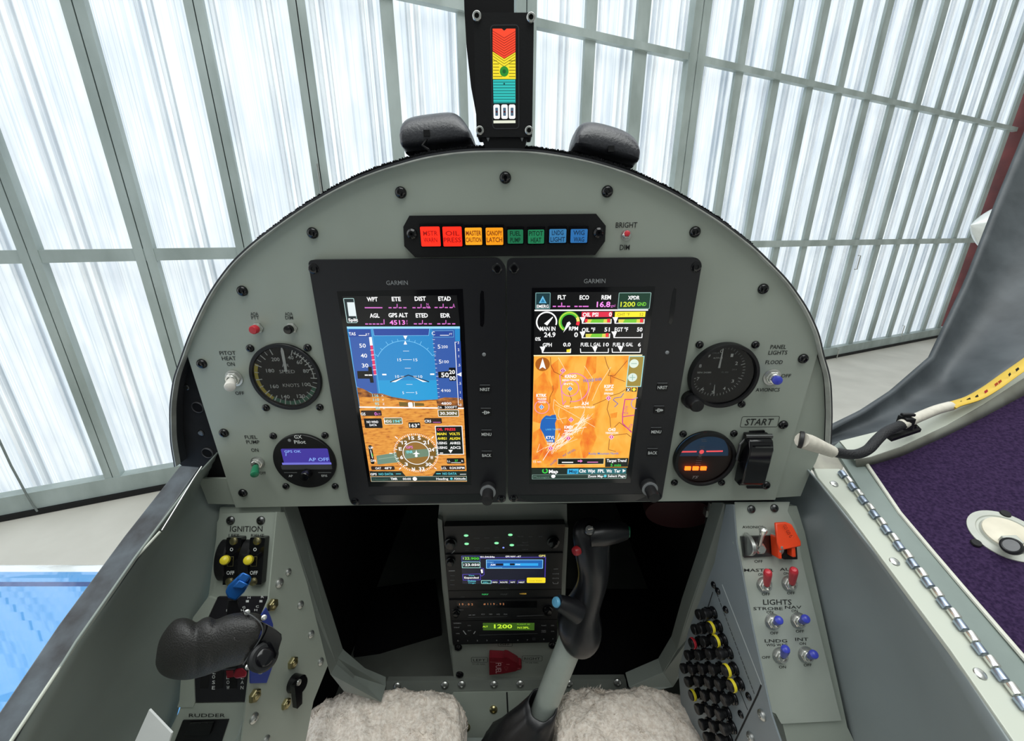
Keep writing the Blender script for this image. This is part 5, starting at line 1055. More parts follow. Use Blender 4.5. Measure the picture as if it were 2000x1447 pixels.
# throttle lever with hand grip
tc = QF.W(440, 1240, .05); grip = thing('throttle_lever', 'large black leather-grained throttle hand grip with finger bumps on the left console', 'throttle', QF.sub(440, 1250, .02))
def dpt(x, y, dd): X, Y = cL(x, y); return Q(X, Y, dd)
GL = mat('leather_grain_black', '#2b2a29', .42, bump=.8, scale=800, var=.15, bdist=.0008)
secs = [(74, 960, 985, .5), (84, 868, 1018, .8), (105, 815, 1045, 1), (140, 762, 1065, 1), (180, 715, 1075, 1), (215, 702, 1079, 1), (250, 698, 1080, 1), (285, 707, 1076, 1), (310, 724, 1070, 1), (325, 730, 1066, 1), (345, 708, 1062, 1), (375, 692, 1056, 1), (398, 695, 1050, 1), (418, 712, 1044, 1), (440, 704, 1038, 1), (475, 682, 1028, 1), (510, 672, 1017, 1), (545, 668, 1006, 1), (580, 667, 998, .98), (612, 669, 994, .97), (640, 674, 988, .93), (662, 690, 978, .82)]
mb = MB(); seg = 36; n = len(secs)
for i, (x, y0, y1, k_) in enumerate(secs):
    cy_ = (y0 + y1) / 2; hh = (y1 - y0) / 2
    sk = .10 * (x - 350) / 350
    D = .298; rpx = hh / 3.0975 * D / FPX; rd = min(rpx * .85, .020) * k_
    for k2 in range(seg):
        a = 2 * math.pi * k2 / seg; ca, sa = math.cos(a), math.sin(a)
        ca = math.copysign(abs(ca) ** .85, ca)
        X, Y = cL(x + (hh * sa) * .38 * max(0, (x - 330) / 320) + 30 * (1 - sa * sa) * max(0, (x - 500) / 150), cy_ - hh * sa); mb.v.append(tuple(Q(X, Y, D + .004 - rd * ca)))
mi = mb.mi(GL)
for i in range(n - 1):
    for k2 in range(seg): kk = (k2 + 1) % seg; mb.f.append([i * seg + k2, i * seg + kk, (i + 1) * seg + kk, (i + 1) * seg + k2]); mb.m.append(mi)
mb.f.append(list(range(seg))); mb.m.append(mi); mb.f.append([(n - 1) * seg + k2 for k2 in range(seg)][::-1]); mb.m.append(mi)
bpy.context.view_layer.update(); wpart(mb, 'hand_grip', grip, smooth=80, subd=1)
# switch head at the right end of the grip
hd = [(600, 668), (660, 700), (700, 715), (780, 755), (835, 800), (838, 830), (800, 960), (770, 1000), (720, 1035), (680, 1035), (618, 1000), (606, 975), (660, 905), (716, 790), (705, 745)]
mb = MB(); mb.hull3([dpt(x, y, .292) for x, y in hd], [dpt(x, y, .318) for x, y in hd], BLKG); wpart(mb, 'switch_head', grip, bevel=.0015)
seam = [(606, 662), (660, 690), (706, 730), (722, 775), (706, 830), (660, 900), (620, 960), (604, 985)]
mb = MB(); mb.tube(smooth_path([dpt(x, y, .2895) for x, y in seam]), .0005, mat('seam_edge', '#4c4e50', .5), 8); wpart(mb, 'seam', grip)
c_ = dpt(728, 938, .290); ax_ = (CAM - c_).normalized() + Vector((.35, 0, -.1))
mb = MB(); mb.lathe([(.0095, -.004), (.0095, .001), (.0080, .0025), (.0062, .0025)], BLKR, tuple(c_), tuple(ax_), 36); kn_ = wpart(mb, 'thumb_button', grip)
c2_ = c_ + ax_.normalized() * .002; mb = MB(); mb.lathe([(.0060, 0), (.0058, .0020), (.0045, .0028), (.0001, .0030)], BLKG, tuple(c2_), tuple(ax_), 30); wpart(mb, 'button_face', grip).parent = kn_
bpy.context.view_layer.update(); 
for x, y in ((634, 998), (710, 1024), (628, 668), (730, 700)):
    c_ = dpt(x, y, .2905); mb = MB(); mb.lathe([(.0019, -.001), (.0018, .0006), (.0009, .0009), (.0007, .0004)], STEEL, tuple(c_), tuple(CAM - c_), 18); wpart(mb, 'screw', grip)
c_ = dpt(583, 810, .2865); mb = MB(); mb.lathe([(.0034, -.0006), (.0036, .0002), (.0028, .0005), (.0024, -.0002), (.0010, .0002), (.0001, .0003)], GL, tuple(c_), tuple(CAM - c_), 24); wpart(mb, 'emboss_ring', grip)
mb = MB(); mb.hull3([dpt(x, y, .31) for x, y in ((470, 900), (560, 900), (560, 1010), (470, 1010))], [dpt(x, y, .385) for x, y in ((480, 960), (540, 960), (540, 1020), (480, 1020))], BLK); wpart(mb, 'lever_arm', grip)
# blue propeller lever
pl = thing('propeller_lever', 'blue anodised propeller lever knob above the throttle grip', 'lever', QF.sub(452, 1200, .02)); bpy.context.view_layer.update()
ANB = mat('blue_anodised', '#1f63b0', .28, .45, scale=40, var=.25)
for pts, d0, d1 in (([(495, 545), (512, 505), (598, 425), (650, 450), (655, 470), (636, 505), (612, 545), (560, 598), (512, 582)], .318, .330), ([(560, 468), (600, 424), (652, 448), (618, 496)], .312, .320), ([(535, 520), (578, 470), (640, 500), (600, 530)], .311, .320)):
    mb = MB(); mb.hull3([dpt(x, y, d0) for x, y in pts], [dpt(x, y, d1) for x, y in pts], ANB); wpart(mb, 'knob', pl, bevel=.0012)
mb = MB(); mb.hull3([dpt(x, y, .322) for x, y in ((512, 590), (572, 590), (600, 690), (500, 700))], [dpt(x, y, .345) for x, y in ((512, 590), (572, 590), (600, 690), (500, 700))], BLK); wpart(mb, 'lever_arm', pl, bevel=.001)
ml = thing('mixture_lever', 'red mixture lever knob showing just under the throttle grip', 'lever', QF.sub(468, 1310, .01)); bpy.context.view_layer.update()
RA = mat('red_anodised', '#b02238', .35, .2, var=.2)
mb = MB(); mb.hull3([dpt(x, y, .335) for x, y in ((540, 1050), (560, 1010), (600, 1004), (628, 1030), (620, 1060), (560, 1070))], [dpt(x, y, .350) for x, y in ((540, 1050), (560, 1010), (600, 1004), (628, 1030), (620, 1060), (560, 1070))], RA); wpart(mb, 'knob', ml, bevel=.001)
mb = MB(); mb.hull3([dpt(x, y, .345) for x, y in ((500, 1020), (545, 1020), (545, 1060), (505, 1065))], [dpt(x, y, .372) for x, y in ((500, 1020), (545, 1020), (545, 1060), (505, 1065))], RA); wpart(mb, 'lever_arm', ml)
# rudder trim plate and rocker
RF = CON.sub(400, 1420); rt = thing('rudder_trim_panel', 'small plate marked RUDDER with a black rocker switch, below the quadrant', 'trim switch', RF)
mb = MB(); mb.prism(rp_(RF, [cL(*p) for p in ((250, 1222), (625, 1215), (618, 1268), (565, 1447), (540, 1560), (130, 1560), (172, 1400), (222, 1248))], .002), -.006, .002, PAINTL); mb.build('plate', rt, bevel=.0005)
placard(cL, [('RUDDER', 386, 1290, 20, 218)], par=rt, fr=RF, h=.0022)
mb = MB(); mb.prism(rp_(RF, [cL(*p) for p in ((238, 1323), (515, 1318), (440, 1550), (150, 1550))], .0035), .002, .0035, BLK); rb = mb.build('rocker_bezel', rt, bevel=.0004)
mb = MB(); mb.prism(rp_(RF, [cL(*p) for p in ((268, 1345), (420, 1340), (398, 1412), (240, 1416))], .007), .0035, .007, BLKG); mb.build('rocker', rt, bevel=.0008).parent = rb
# paper card
mb = MB(); q = [Q(*x) for x in ((291, 1386, .284), (335, 1432, .284), (315, 1490, .284), (240, 1500, .284))]; mb.hull3(q, [p + Vector((.0005, .001, 0)) for p in q], mat('paper', '#d9dcda', .8, var=.03)); tag(mb.build('paper_card', smooth=0), 'white paper card standing at the lower left beside the rudder plate', 'paper')
# inner side plate, facing the pilot's legs
SP = Plane.three(Q(542, 1020, .402), Q(548, 1440, .40), Q(655, 1345, .475))
if SP.n.dot(CAM - SP.o) < 0: SP = Plane(SP.o, SP.v, SP.u)
sp_ = thing('left_side_plate', 'grey-green inner side plate with bolts beside the left leg well', 'side panel', SP)
mb = MB(); mb.prism(rp_(SP, [(541, 1000), (556, 1000), (600, 1140), (640, 1300), (612, 1370), (560, 1640), (450, 1640), (479, 1390), (496, 1240), (525, 1170)], 0), -.002, 0, PAINT); mb.build('plate', sp_, bevel=.0005)
mb = MB(); mb.prism(rp_(SP, [cL(*p) for p in ((618, 1290), (700, 1447), (760, 1600), (520, 1600))], -.002), -.004, -.0021, mat('side_wall_paint', '#8e9892')); mb.build('lower_plate', sp_)
mb = MB(); mb.prism(rp_(SP, [cL(*p) for p in ((712, 690), (745, 640), (768, 690), (785, 740), (780, 1000), (746, 1095), (650, 1098), (648, 1000))], .0015), .0001, .0015, mat('blue_label', '#31459c', .5)); mb.build('blue_tag', sp_)
for x, y, r_, m_, hx_ in ((875, 423, .0034, STEEL, 0), (820, 490, .0046, STEEL, 0), (775, 622, .0058, BRASS, 1), (948, 622, .0040, STEEL, 0), (1012, 800, .0040, STEEL, 0), (898, 972, .0058, BRASS, 1), (1070, 966, .0040, STEEL, 0), (668, 1170, .0058, BRASS, 1), (858, 1220, .0052, BRASS, 1), (666, 1308, .0046, STEEL, 0), (742, 1440, .0040, STEEL, 0), (724, 700, .0030, STEEL, 0)):
    hexscrew(SP, *cL(x, y), sp_, r_, m_, 0, hx_)
LV = SP.sub(*cL(905, 1095)); lk = thing('latch_lever', 'small black latch lever with a chrome screw on the left side plate', 'lever', LV)
mb = MB(); mb.lathe([(.0085, 0), (.0085, .010), (.0070, .012), (.0001, .012)], BLKG, seg=28); mb.build('hub', lk)
a = LV.P(*cL(930, 1090), .012); b = LV.P(*cL(936, 1235), .012); d = (b - a).normalized(); n_ = Vector((-d.y, d.x, 0)); mb = MB()
mb.prism([(a + n_ * .0052).to_2d()[:], (a - n_ * .0052).to_2d()[:], (b - n_ * .0034).to_2d()[:], (b + n_ * .0034).to_2d()[:]], .008, .014, BLKG); mb.build('handle', lk, bevel=.001)
mb = MB(); mb.lathe([(.0028, 0), (.0026, .001), (.0001, .0012)], CHROME, (a.x, a.y, .014), seg=16); mb.build('screw', lk)
# right console: switch plate
cR = crop(1300, 960, 2.9725)
rc = thing('right_console', 'sloping right console carrying the master and light switches', 'console', CON.sub(1530, 1150)); RC = CON.sub(1530, 1150)
mb = MB(); mb.prism(rp_(RC, [(1428, 988), (1556, 988), (1572, 1040), (1655, 1420), (1760, 1640), (1585, 1640), (1528, 1412), (1504, 1390), (1470, 1230), (1432, 1060)], -.003), -.02, -.003, PAINTL); mb.build('top_plate', rc, bevel=.0006)
mb = MB(); mb.prism(rp_(RC, [cR(*p) for p in ((385, 150), (405, 62), (722, 60), (708, 112), (760, 215), (790, 390), (1003, 1262), (1022, 1330), (672, 1348), (640, 1290), (608, 1275), (500, 760), (450, 450), (410, 290))], 0), -.002, 0, mat('switch_plate_paint', '#b3bab0', .38, bump=.05, scale=30, var=.05)); mb.build('switch_plate', rc, bevel=.0005)
placard(cR, [('OFF', 539, 404, 16, 48)], par=rc, fr=RC); placard(cR, [('AVIONICS', 505, 205, 15, 120)], par=rc, fr=RC)
placard(cR, [('MASTER', 540, 455, 17, 170)], par=rc, fr=RC); placard(cR, [('AUX', 712, 450, 17, 100)], par=rc, fr=RC); placard(cR, [('ON', 553, 480, 15, 32)], par=rc, fr=RC); placard(cR, [('OFF', 582, 594, 15, 48)], par=rc, fr=RC); placard(cR, [('ON', 700, 474, 15, 32)], par=rc, fr=RC); placard(cR, [('OFF', 727, 588, 15, 46)], par=rc, fr=RC)
placard(cR, [('LIGHTS', 648, 640, 30, 165)], par=rc, fr=RC); placard(cR, [('STROBE', 594, 678, 17, 170)], par=rc, fr=RC); placard(cR, [('NAV', 740, 670, 17, 96)], par=rc, fr=RC); placard(cR, [('ON', 605, 698, 15, 38)], par=rc, fr=RC); placard(cR, [('OFF', 630, 820, 15, 48)], par=rc, fr=RC); placard(cR, [('ON', 748, 691, 15, 36)], par=rc, fr=RC); placard(cR, [('OFF', 779, 810, 15, 48)], par=rc, fr=RC)
placard(cR, [('LNDG', 640, 865, 18, 130)], par=rc, fr=RC); placard(cR, [('INT', 790, 856, 18, 76)], par=rc, fr=RC); placard(cR, [('WIG WAG', 645, 889, 15, 122)], par=rc, fr=RC); placard(cR, [('OFF', 583, 961, 15, 48)], par=rc, fr=RC); placard(cR, [('ON', 678, 1017, 15, 40)], par=rc, fr=RC); placard(cR, [('ON', 795, 881, 15, 38)], par=rc, fr=RC); placard(cR, [('OFF', 824, 1006, 15, 46)], par=rc, fr=RC)
for px, py in ((1467, 994), (1512, 992)): hexscrew(RC, px, py, rc, .0040, DSTEEL)
RSG = 'toggle switches on the right console'
def tg(nx, ny, tx, ty, m_, lab, cl_=.72, h=.018): toggle(CON, *cR(nx, ny), *cR(tx, ty), m_, lab, RSG, 1.15, 1.1, h, capl=cl_)
tg(571, 538, 594, 462, RED, 'red-capped toggle switch under MASTER on the right console', .85); tg(716, 530, 746, 450, RED, 'red-capped toggle switch under AUX on the right console', .85)
tg(620, 752, 660, 744, BLUE, 'blue-capped toggle switch under STROBE on the right console'); tg(768, 745, 816, 736, BLUE, 'blue-capped toggle switch under NAV on the right console')
tg(664, 948, 698, 910, BLUE, 'blue-capped toggle switch under LNDG WIG WAG on the right console'); tg(812, 944, 864, 942, BLUE, 'blue-capped toggle switch under INT on the right console')
# avionics guard + lever
AF = CON.sub(*cR(545, 300)); av = thing('guarded_toggle_switch', 'bare metal toggle between steel guards under AVIONICS at the top of the right console', 'switch', AF)
mb = MB(); mb.prism(rp_(AF, [cR(*p) for p in ((440, 262), (618, 255), (618, 376), (456, 384))], .003), 0, .003, DSTEEL); mb.build('base', av, bevel=.0005)
for x in (470, 622):
    q0 = AF.P(*cR(x, 372), .002); q1 = AF.P(*cR(x + 4, 235), .002); mb = MB(); pr = []
    for i in range(11): a = math.pi * i / 10; pr.append((q0.y + (q1.y - q0.y) * i / 10, .002 + .015 * math.sin(a) ** .6))
    n = len(pr); V = [(q0.x - .0016, y, z) for y, z in pr] + [(q0.x + .0024, y, z) for y, z in pr]; mb.add(V, [list(range(n))[::-1], list(range(n, 2 * n))] + [(i, (i + 1) % n, n + (i + 1) % n, n + i) for i in range(n)], STEEL); mb.build('guard', av, bevel=.0007)
mb = MB(); mb.lathe([(.0058, .003), (.0058, .006), (.0040, .007), (.0038, .009), (.0026, .009)], CHROME, (AF.P(*cR(540, 325), .003).x, AF.P(*cR(540, 325), .003).y, 0), seg=6); mb.build('nut', av)
a = AF.P(*cR(542, 320), .006); b = AF.P(*cR(568, 218), .020); d = b - a; mb = MB(); mb.lathe([(.0018, 0), (.0024, d.length * .7), (.0036, d.length * .9), (.0032, d.length * 1.02), (.0001, d.length * 1.06)], CHROME, tuple(a), tuple(d), 18); mb.build('lever', av)
OF = CON.sub(*cR(710, 290)); og = thing('switch_guard', 'bright orange flip-up switch guard at the top right of the right console', 'switch guard', OF); bpy.context.view_layer.update()
ORG = mat('orange_plastic', '#f0481e', .32, var=.08)
def op(x, y, h): p = OF.P(*cR(x, y), h); return p
mb = MB()
F_ = [op(638, 182, .012), op(700, 178, .012), op(735, 190, .014), op(788, 290, .017), op(790, 318, .017), op(665, 345, .017), op(650, 300, .017)]
mb.hull3([tuple(p) for p in F_], [(p.x, p.y, p.z - .003) for p in F_], ORG); mb.build('cover', og, bevel=.0012, bseg=3)
for x0, y0, x1, y1 in ((638, 335, 668, 385), (715, 325, 750, 375)):
    a, b = op(x0, y0, .012), op(x1, y1, .012); mb = MB(); mb.box(((a.x + b.x) / 2, (a.y + b.y) / 2 + .006, .0095), (abs(b.x - a.x) * .7, abs(b.y - a.y) + .012, .012), ORG); mb.build('side_cheek', og, bevel=.001)
cv = CV(OF, .0152, cR); cv.text('GO GO GO', 712, 235, 20, mat('dark_red_print', '#6d1c10', .6), wid=88, rot=-62); cv.build('lettering', og, smooth=0)
mb = MB(); q = op(690, 300, 0); mb.box((q.x, q.y, .004), (.014, .026, .008), BLK); mb.build('switch_body', og, bevel=.0008)
# right inner plate with circuit breakers
BP = Plane.three(Q(1430, 1010, .405), Q(1500, 1400, .375), Q(1345, 1290, .50))
if BP.n.dot(CAM - BP.o) < 0: BP = Plane(BP.o, BP.v, BP.u)
bp_ = thing('breaker_panel', 'grey inner side plate crowded with circuit breakers beside the right leg well', 'side panel', BP)
mb = MB(); mb.prism(rp_(BP, [(1418, 985), (1432, 985), (1438, 1060), (1470, 1230), (1506, 1395), (1590, 1640), (1350, 1640), (1325, 1310), (1345, 1230), (1395, 1100)], 0), -.002, 0, mat('breaker_plate_paint', '#838c90', .42, bump=.05, scale=20, var=.08)); mb.build('plate', bp_, bevel=.0005)
cB = crop(1320, 1130, 4.565)
cv = CV(BP, .0001, cB); wl = mat('scribed_line', '#c9d0d0', .5); cv.line([(415, 55), (762, 940)], 7, wl); cv.line([(760, 950), (730, 1030), (530, 1447)], 9, BLKM)
for a_, b_ in (((350, 90), (705, 1040)), ((330, 120), (240, 400)), ((560, 970), (640, 1170))):
    n = 22
    for i in range(n): t0, t1 = i / n, (i + .65) / n; cv.line([(a_[0] + (b_[0] - a_[0]) * t0, a_[1] + (b_[1] - a_[1]) * t0), (a_[0] + (b_[0] - a_[0]) * t1, a_[1] + (b_[1] - a_[1]) * t1)], 5, TXT)
cv.build('placard_lines', bp_, smooth=0)
for x, y, m_ in ((378, 110, BLKG), (340, 55, BLKG), (448, 275, BLKG), (652, 1048, BLKG), (582, 1208, BLKG), (772, 1215, STEEL), (672, 1412, STEEL)): hexscrew(BP, *cB(x, y), bp_, .0036 if m_ == BLKG else .0048, m_)
rowsB = [[(340, 300), (285, 305)], [(388, 420), (300, 428), (245, 438)], [(432, 540), (330, 545), (222, 560)], [(480, 655), (380, 655), (280, 665), (180, 668)], [(530, 800), (410, 795), (310, 790), (215, 795), (140, 785)], [(580, 935), (465, 925), (370, 910), (270, 900), (180, 905)], [(522, 1062), (425, 1040), (330, 1025), (220, 1022)], [(468, 1190), (375, 1165), (275, 1145)], [(512, 1320), (412, 1300), (312, 1282)], [(480, 1420), (355, 1400)]]
special = {(1, 0): YEL, (2, 0): YEL, (4, 0): YEL, (5, 0): YEL, (6, 3): YEL, (2, 2): RED}
word = ['topmost', 'second', 'third', 'fourth', 'fifth', 'sixth', 'seventh', 'eighth', 'ninth', 'lowest']; pos = ['outermost', 'second', 'third', 'fourth', 'innermost']
BRK = {}
def breaker(m_):
    root = bpy.data.objects.new('circuit_breaker', None); C.objects.link(root)
    mb = MB(); mb.lathe([(.0062, 0), (.0062, .0015), (.0056, .0022), (.0056, .0040), (.0046, .0046)], BLKG, seg=24); mb.build('collar', root)
    mb = MB(); mb.lathe([(.0042, .004), (.0042, .0075), (.0050, .0080), (.0054, .0095), (.0054, .0125), (.0046, .0135), (.0030, .0135), (.0001, .0130)], BLK, seg=24); bt = mb.build('button', root)
    if m_ is not None: mb = MB(); mb.lathe([(.0056, .0084), (.0060, .0088), (.0060, .0112), (.0056, .0116), (.0054, .0116)], m_, seg=24); mb.build('colour_ring', root).parent = bt
    return root
for i, row in enumerate(rowsB):
    for j, (x, y) in enumerate(row):
        m_ = special.get((i, j)); key = m_.name if m_ else 'n'; f = BP.sub(*cB(x, y))
        if key not in BRK: o = BRK[key] = breaker(m_); o.matrix_world = f.M()
        else: o = copy_tree(BRK[key], f.M())
        c = {'yellow_plastic': 'black breaker with a yellow collar', 'red_plastic': 'black breaker with a red collar'}.get(m_.name if m_ else '', 'plain black breaker')
        where = 'right end' if j == 0 else ('left end' if j == len(row) - 1 else '%s from the right' % pos[j])
        tag(o, '%s, %s of the %s row, right side plate' % (c, where, word[i]), 'circuit breaker', 'circuit breakers on the right side plate')
# bulkhead frame legs and feet of the leg well
def beam(pts, d_in, name, label, wd, m=PAINTD):
    mb = MB(); F_ = [Q(x, y, d) for x, y, d in pts]; mb.hull3(F_, [p + Vector((0, .02, 0)) for p in F_], m); return tag(mb.build(name, smooth=0, bevel=.0008), label, 'frame')
FRM = mat('frame_paint', '#7c837d', .45, scale=15, var=.12)
beam([(535, 986, .41), (554, 986, .41), (606, 1140, .45), (657, 1297, .49), (689, 1330, .51), (745, 1352, .53), (745, 1372, .52), (671, 1350, .495), (645, 1318, .475), (588, 1140, .435)], 0, 'left_frame_leg', 'grey bulkhead frame leg slanting down the left leg well', 0, FRM)
beam([(1440, 984, .415), (1414, 984, .415), (1379, 1095, .46), (1344, 1195, .50), (1322, 1270, .53), (1295, 1314, .545), (1228, 1342, .56), (1250, 1356, .55), (1315, 1342, .54), (1348, 1290, .525), (1372, 1215, .49), (1405, 1110, .45)], 0, 'right_frame_leg', 'grey bulkhead frame leg slanting down the right leg well', 0, FRM)

# ================================================================ LEG WELL
# dark closed nose section
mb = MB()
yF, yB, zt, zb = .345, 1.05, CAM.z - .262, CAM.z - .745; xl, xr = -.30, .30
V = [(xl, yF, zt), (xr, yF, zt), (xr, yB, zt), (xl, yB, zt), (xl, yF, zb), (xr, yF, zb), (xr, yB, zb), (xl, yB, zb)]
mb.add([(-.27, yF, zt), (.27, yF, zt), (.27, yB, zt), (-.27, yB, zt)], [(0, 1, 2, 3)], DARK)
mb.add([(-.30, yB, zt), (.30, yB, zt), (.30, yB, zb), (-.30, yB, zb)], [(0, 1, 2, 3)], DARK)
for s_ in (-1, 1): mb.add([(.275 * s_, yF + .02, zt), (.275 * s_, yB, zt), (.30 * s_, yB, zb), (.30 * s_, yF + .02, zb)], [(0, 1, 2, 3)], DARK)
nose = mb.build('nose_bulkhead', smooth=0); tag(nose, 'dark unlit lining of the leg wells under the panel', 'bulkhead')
mb = MB(); mb.box((0, .55, zb - .004), (.60, 1.0, .008), mat('well_floor_paint', '#6a6e67', .7, scale=8, var=.35, bump=.1)); tag(mb.build('cockpit_floor', smooth=0), 'scuffed grey cockpit floor beneath the pedals', 'floor')
# carpet mat in the left well
MP = Plane((0, 0, zb + .012), (1, 0, 0), (0, 1, 0)); q = [MP.W(*x) for x in ((690, 1275), (715, 1150), (850, 1130), (858, 1190), (862, 1232), (800, 1250), (740, 1268))]; mb = MB(); mb.hull3(q, [p + Vector((0, 0, -.012)) for p in q], FLOORBLK); tag(mb.build('carpet_mat', smooth=0), 'black carpet pad lying in the left leg well', 'carpet')
q = [MP.W(*x) for x in ((1112, 1322), (1106, 1150), (1270, 1150), (1330, 1285), (1240, 1334))]; mb = MB(); mb.hull3(q, [p + Vector((0, 0, -.012)) for p in q], FLOORBLK); tag(mb.build('carpet_mat', smooth=0), 'black carpet pad in the right leg well behind the control stick', 'carpet')
# centre pedestal
PED = Plane(CAM + Vector((0, .442, -.45)), (1, 0, 0), (0, .02, 1)); 
ped = thing('centre_pedestal', 'grey centre pedestal holding the radios between the leg wells', 'pedestal', PED)
PEDM = mat('pedestal_paint', '#7d827b', .45, bump=.05, scale=20, var=.1)
mb = MB(); mb.prism(rp_(PED, [(858, 984), (1107, 984), (1108, 1030), (1102, 1250), (1112, 1335), (888, 1335), (878, 1265), (864, 1150), (855, 1020)], -.004), -.16, -.004, PEDM); mb.build('pedestal_box', ped, bevel=.001)
for pts in ([(855, 1012), (863, 1016), (873, 1130), (884, 1255), (888, 1268), (877, 1256), (862, 1100)], [(1099, 1028), (1110, 1030), (1103, 1180), (1096, 1190)]):
    mb = MB(); mb.prism(rp_(PED, pts, .004), -.006, .004, PEDM); mb.build('side_flange', ped, bevel=.0005)
cP = crop(860, 1140, 6.892)
mb = MB(); mb.prism(rp_(PED, [cP(*p) for p in ((150, 815), (1600, 790), (1620, 900), (1730, 1290), (188, 1296), (175, 1200))], -.002), -.004, -.002, mat('fuel_plate_paint', '#93988f', .42, scale=20, var=.08)); mb.build('fuel_plate', ped, bevel=.0005)
cv = CV(PED, -.0017, cP); cv.text('LEFT', 525, 1025, 46, TXT, wid=165); cv.rect(415, 988, 640, 1058, None, 1, r=18, line=5, mline=TXT); cv.text('19 US GAL', 518, 1078, 22, TXT, wid=175); cv.build('lettering', ped, smooth=0); cv = CV(PED, -.0017, cP)
cv.text('RIGHT', 1235, 1005, 46, TXT, wid=215); cv.rect(1100, 968, 1372, 1040, None, 1, r=18, line=5, mline=TXT); cv.text('19 US GAL', 1235, 1060, 22, TXT, wid=180); cv.build('lettering', ped, smooth=0); cv = CV(PED, -.0017, cP); cv.text('OFF', 868, 814, 36, TXT, wid=130); cv.rect(775, 780, 970, 845, None, 1, r=18, line=5, mline=TXT); cv.build('lettering', ped, smooth=0)
for x, y in ((240, 850), (262, 1215), (1510, 820)): hexscrew(PED, *cP(x, y), ped, .0062, BLKG, -.002)
FS = PED.sub(*cP(870, 1115)); fs = thing('fuel_selector', 'dark red pointed fuel selector handle lettered FUEL, pointing right', 'fuel selector', FS)
mb = MB(); mb.prism(rp_(FS, [cP(*p) for p in ((655, 988), (850, 1000), (865, 988), (905, 992), (1040, 1070), (1052, 1092), (1082, 1100), (1098, 1120), (1085, 1150), (1045, 1160), (1010, 1178), (845, 1210), (660, 1228))], .010), -.002, .010, mat('dark_red_handle', '#7a1a26', .4, var=.15)); mb.build('handle', fs, bevel=.0012)
cv = CV(FS, .0102, cP); cv.text('FUEL', 785, 1135, 76, mat('pale_pink_lettering', '#d9aeb2', .5), wid=185, rot=-90); cv.build('lettering', fs, smooth=0)
cv = CV(FS, .0102, cP); m_ = mat('pink_line', '#c98080', .5); cv.line([(670, 1052), (840, 1060)], 5, m_); cv.line([(890, 1084), (930, 1084)], 8, m_); cv.line([(1040, 1140), (1075, 1138)], 8, m_); cv.line([(860, 1120), (885, 1168), (910, 1125), (890, 1112), (862, 1122)], 5, mat('dim_pink', '#a05050', .5)); cv.build('markings', fs, smooth=0)
# radios, stacked on the pedestal
cQ = crop(860, 1010, 7.692); RAD = mat('radio_black', '#101114', .45, var=.1, scale=60)
DG = mat('dim_legend', '#6c6e70', .6); DG2 = mat('legend_white', '#a9abad', .6)
def radio(name, label, cat, corners, h=.008):
    cx = sum(c[0] for c in corners) / 4; cy = sum(c[1] for c in corners) / 4; f = PED.sub(cx, cy); ro = thing(name, label, cat, f)
    mb = MB(); mb.prism(rp_(f, corners, h), -.003, h, RAD); mb.build('face', ro, bevel=.001); return f, ro, h + .0001
def rknob(f, ro, h, x, y, r=.007, l=.010):
    q = f.P(x, y, h + l * .5); mb = MB(); r *= .8; l *= .7; mb.lathe([(r * 1.3, 0), (r * 1.3, l * .35), (r, l * .4), (r * .95, l), (r * .8, l * 1.05), (.0001, l * 1.05)], BLKG, (q.x, q.y, h), seg=24); mb.build('knob', ro)
f, ro, h = radio('audio_panel', 'black audio selector panel with small green lamps, topmost of the centre radios', 'radio', [(867, 1028), (1104, 1024), (1100, 1079), (870, 1082)])
for x, y in ((388, 273), (1052, 262), (396, 397), (845, 386), (1074, 416)):
    q = f.P(*cQ(x, y), h); mb = MB(); mb.lathe([(1, 0), (1, .0006), (.9, .001)], em('#8ff0b0', 1.1), seg=20); mb.v = [(q.x + a * .0030, q.y + b * .0015, h + c) for a, b, c in mb.v]; mb.build('lamp', ro)
cv = CV(f, h, cQ)
for t_, x, y, w_ in (('PUSH', 158, 308, 74), ('COM1', 393, 317, 86), ('COM2', 545, 314, 86), ('NAV1', 697, 308, 76), ('NAV2', 848, 304, 76), ('MUSIC', 1052, 302, 92), ('MUTE', 1205, 288, 88), ('ICS', 1355, 290, 50), ('SPR', 1505, 290, 58), ('PILOT', 1275, 380, 86), ('INTERCOM', 1240, 418, 165), ('COM1', 405, 464, 88), ('MIC', 405, 494, 60), ('COM2', 552, 460, 88), ('MIC', 552, 492, 60), ('SPKR', 704, 463, 80), ('TEL', 850, 450, 48), ('ICS', 855, 478, 60), ('SQL', 1058, 487, 72), ('CREW', 1275, 483, 90)): cv.text(t_, x, y, 20, DG, wid=w_)
cv.disc(948, 456, 15, em('#8fa0ff', .9), 3); cv.line([(165, 550), (215, 500)], 10, DG2); cv.build('lettering', ro, smooth=0)
rknob(f, ro, h, *cQ(150, 420), .008); rknob(f, ro, h, *cQ(1700, 400), .008)
f, ro, h = radio('navigator', 'black touchscreen navigator radio with blue screen, second of the centre radios', 'radio', [(870, 1083), (1100, 1080), (1096, 1150), (875, 1153)], .010)
cv = CV(f, h, cQ); nb = em('#141428', .9); cv.rect(312, 575, 1585, 998, nb, 1)
pu = em('#5a48c8', .9); cb = em('#2f86d8', .9)
cv.rect(318, 580, 600, 662, em('#0c2a1c', 1), 2, line=6, mline=em('#4a50c0', .9)); cv.rect(322, 668, 602, 762, em('#0c2a2c', 1), 2, line=8, mline=em('#a8e6dc', 1)); cv.text('1', 345, 615, 44, W1); cv.text('22', 402, 615, 46, em('#9ee86a', 1), wid=72, bold=.02); cv.text('.900', 512, 618, 42, em('#4fd83a', 1), wid=138, bold=.02); cv.text('1', 352, 712, 46, W1); cv.text('23', 408, 712, 46, W1, wid=72, bold=.02); cv.text('.050', 520, 712, 42, W1, wid=132, bold=.02)
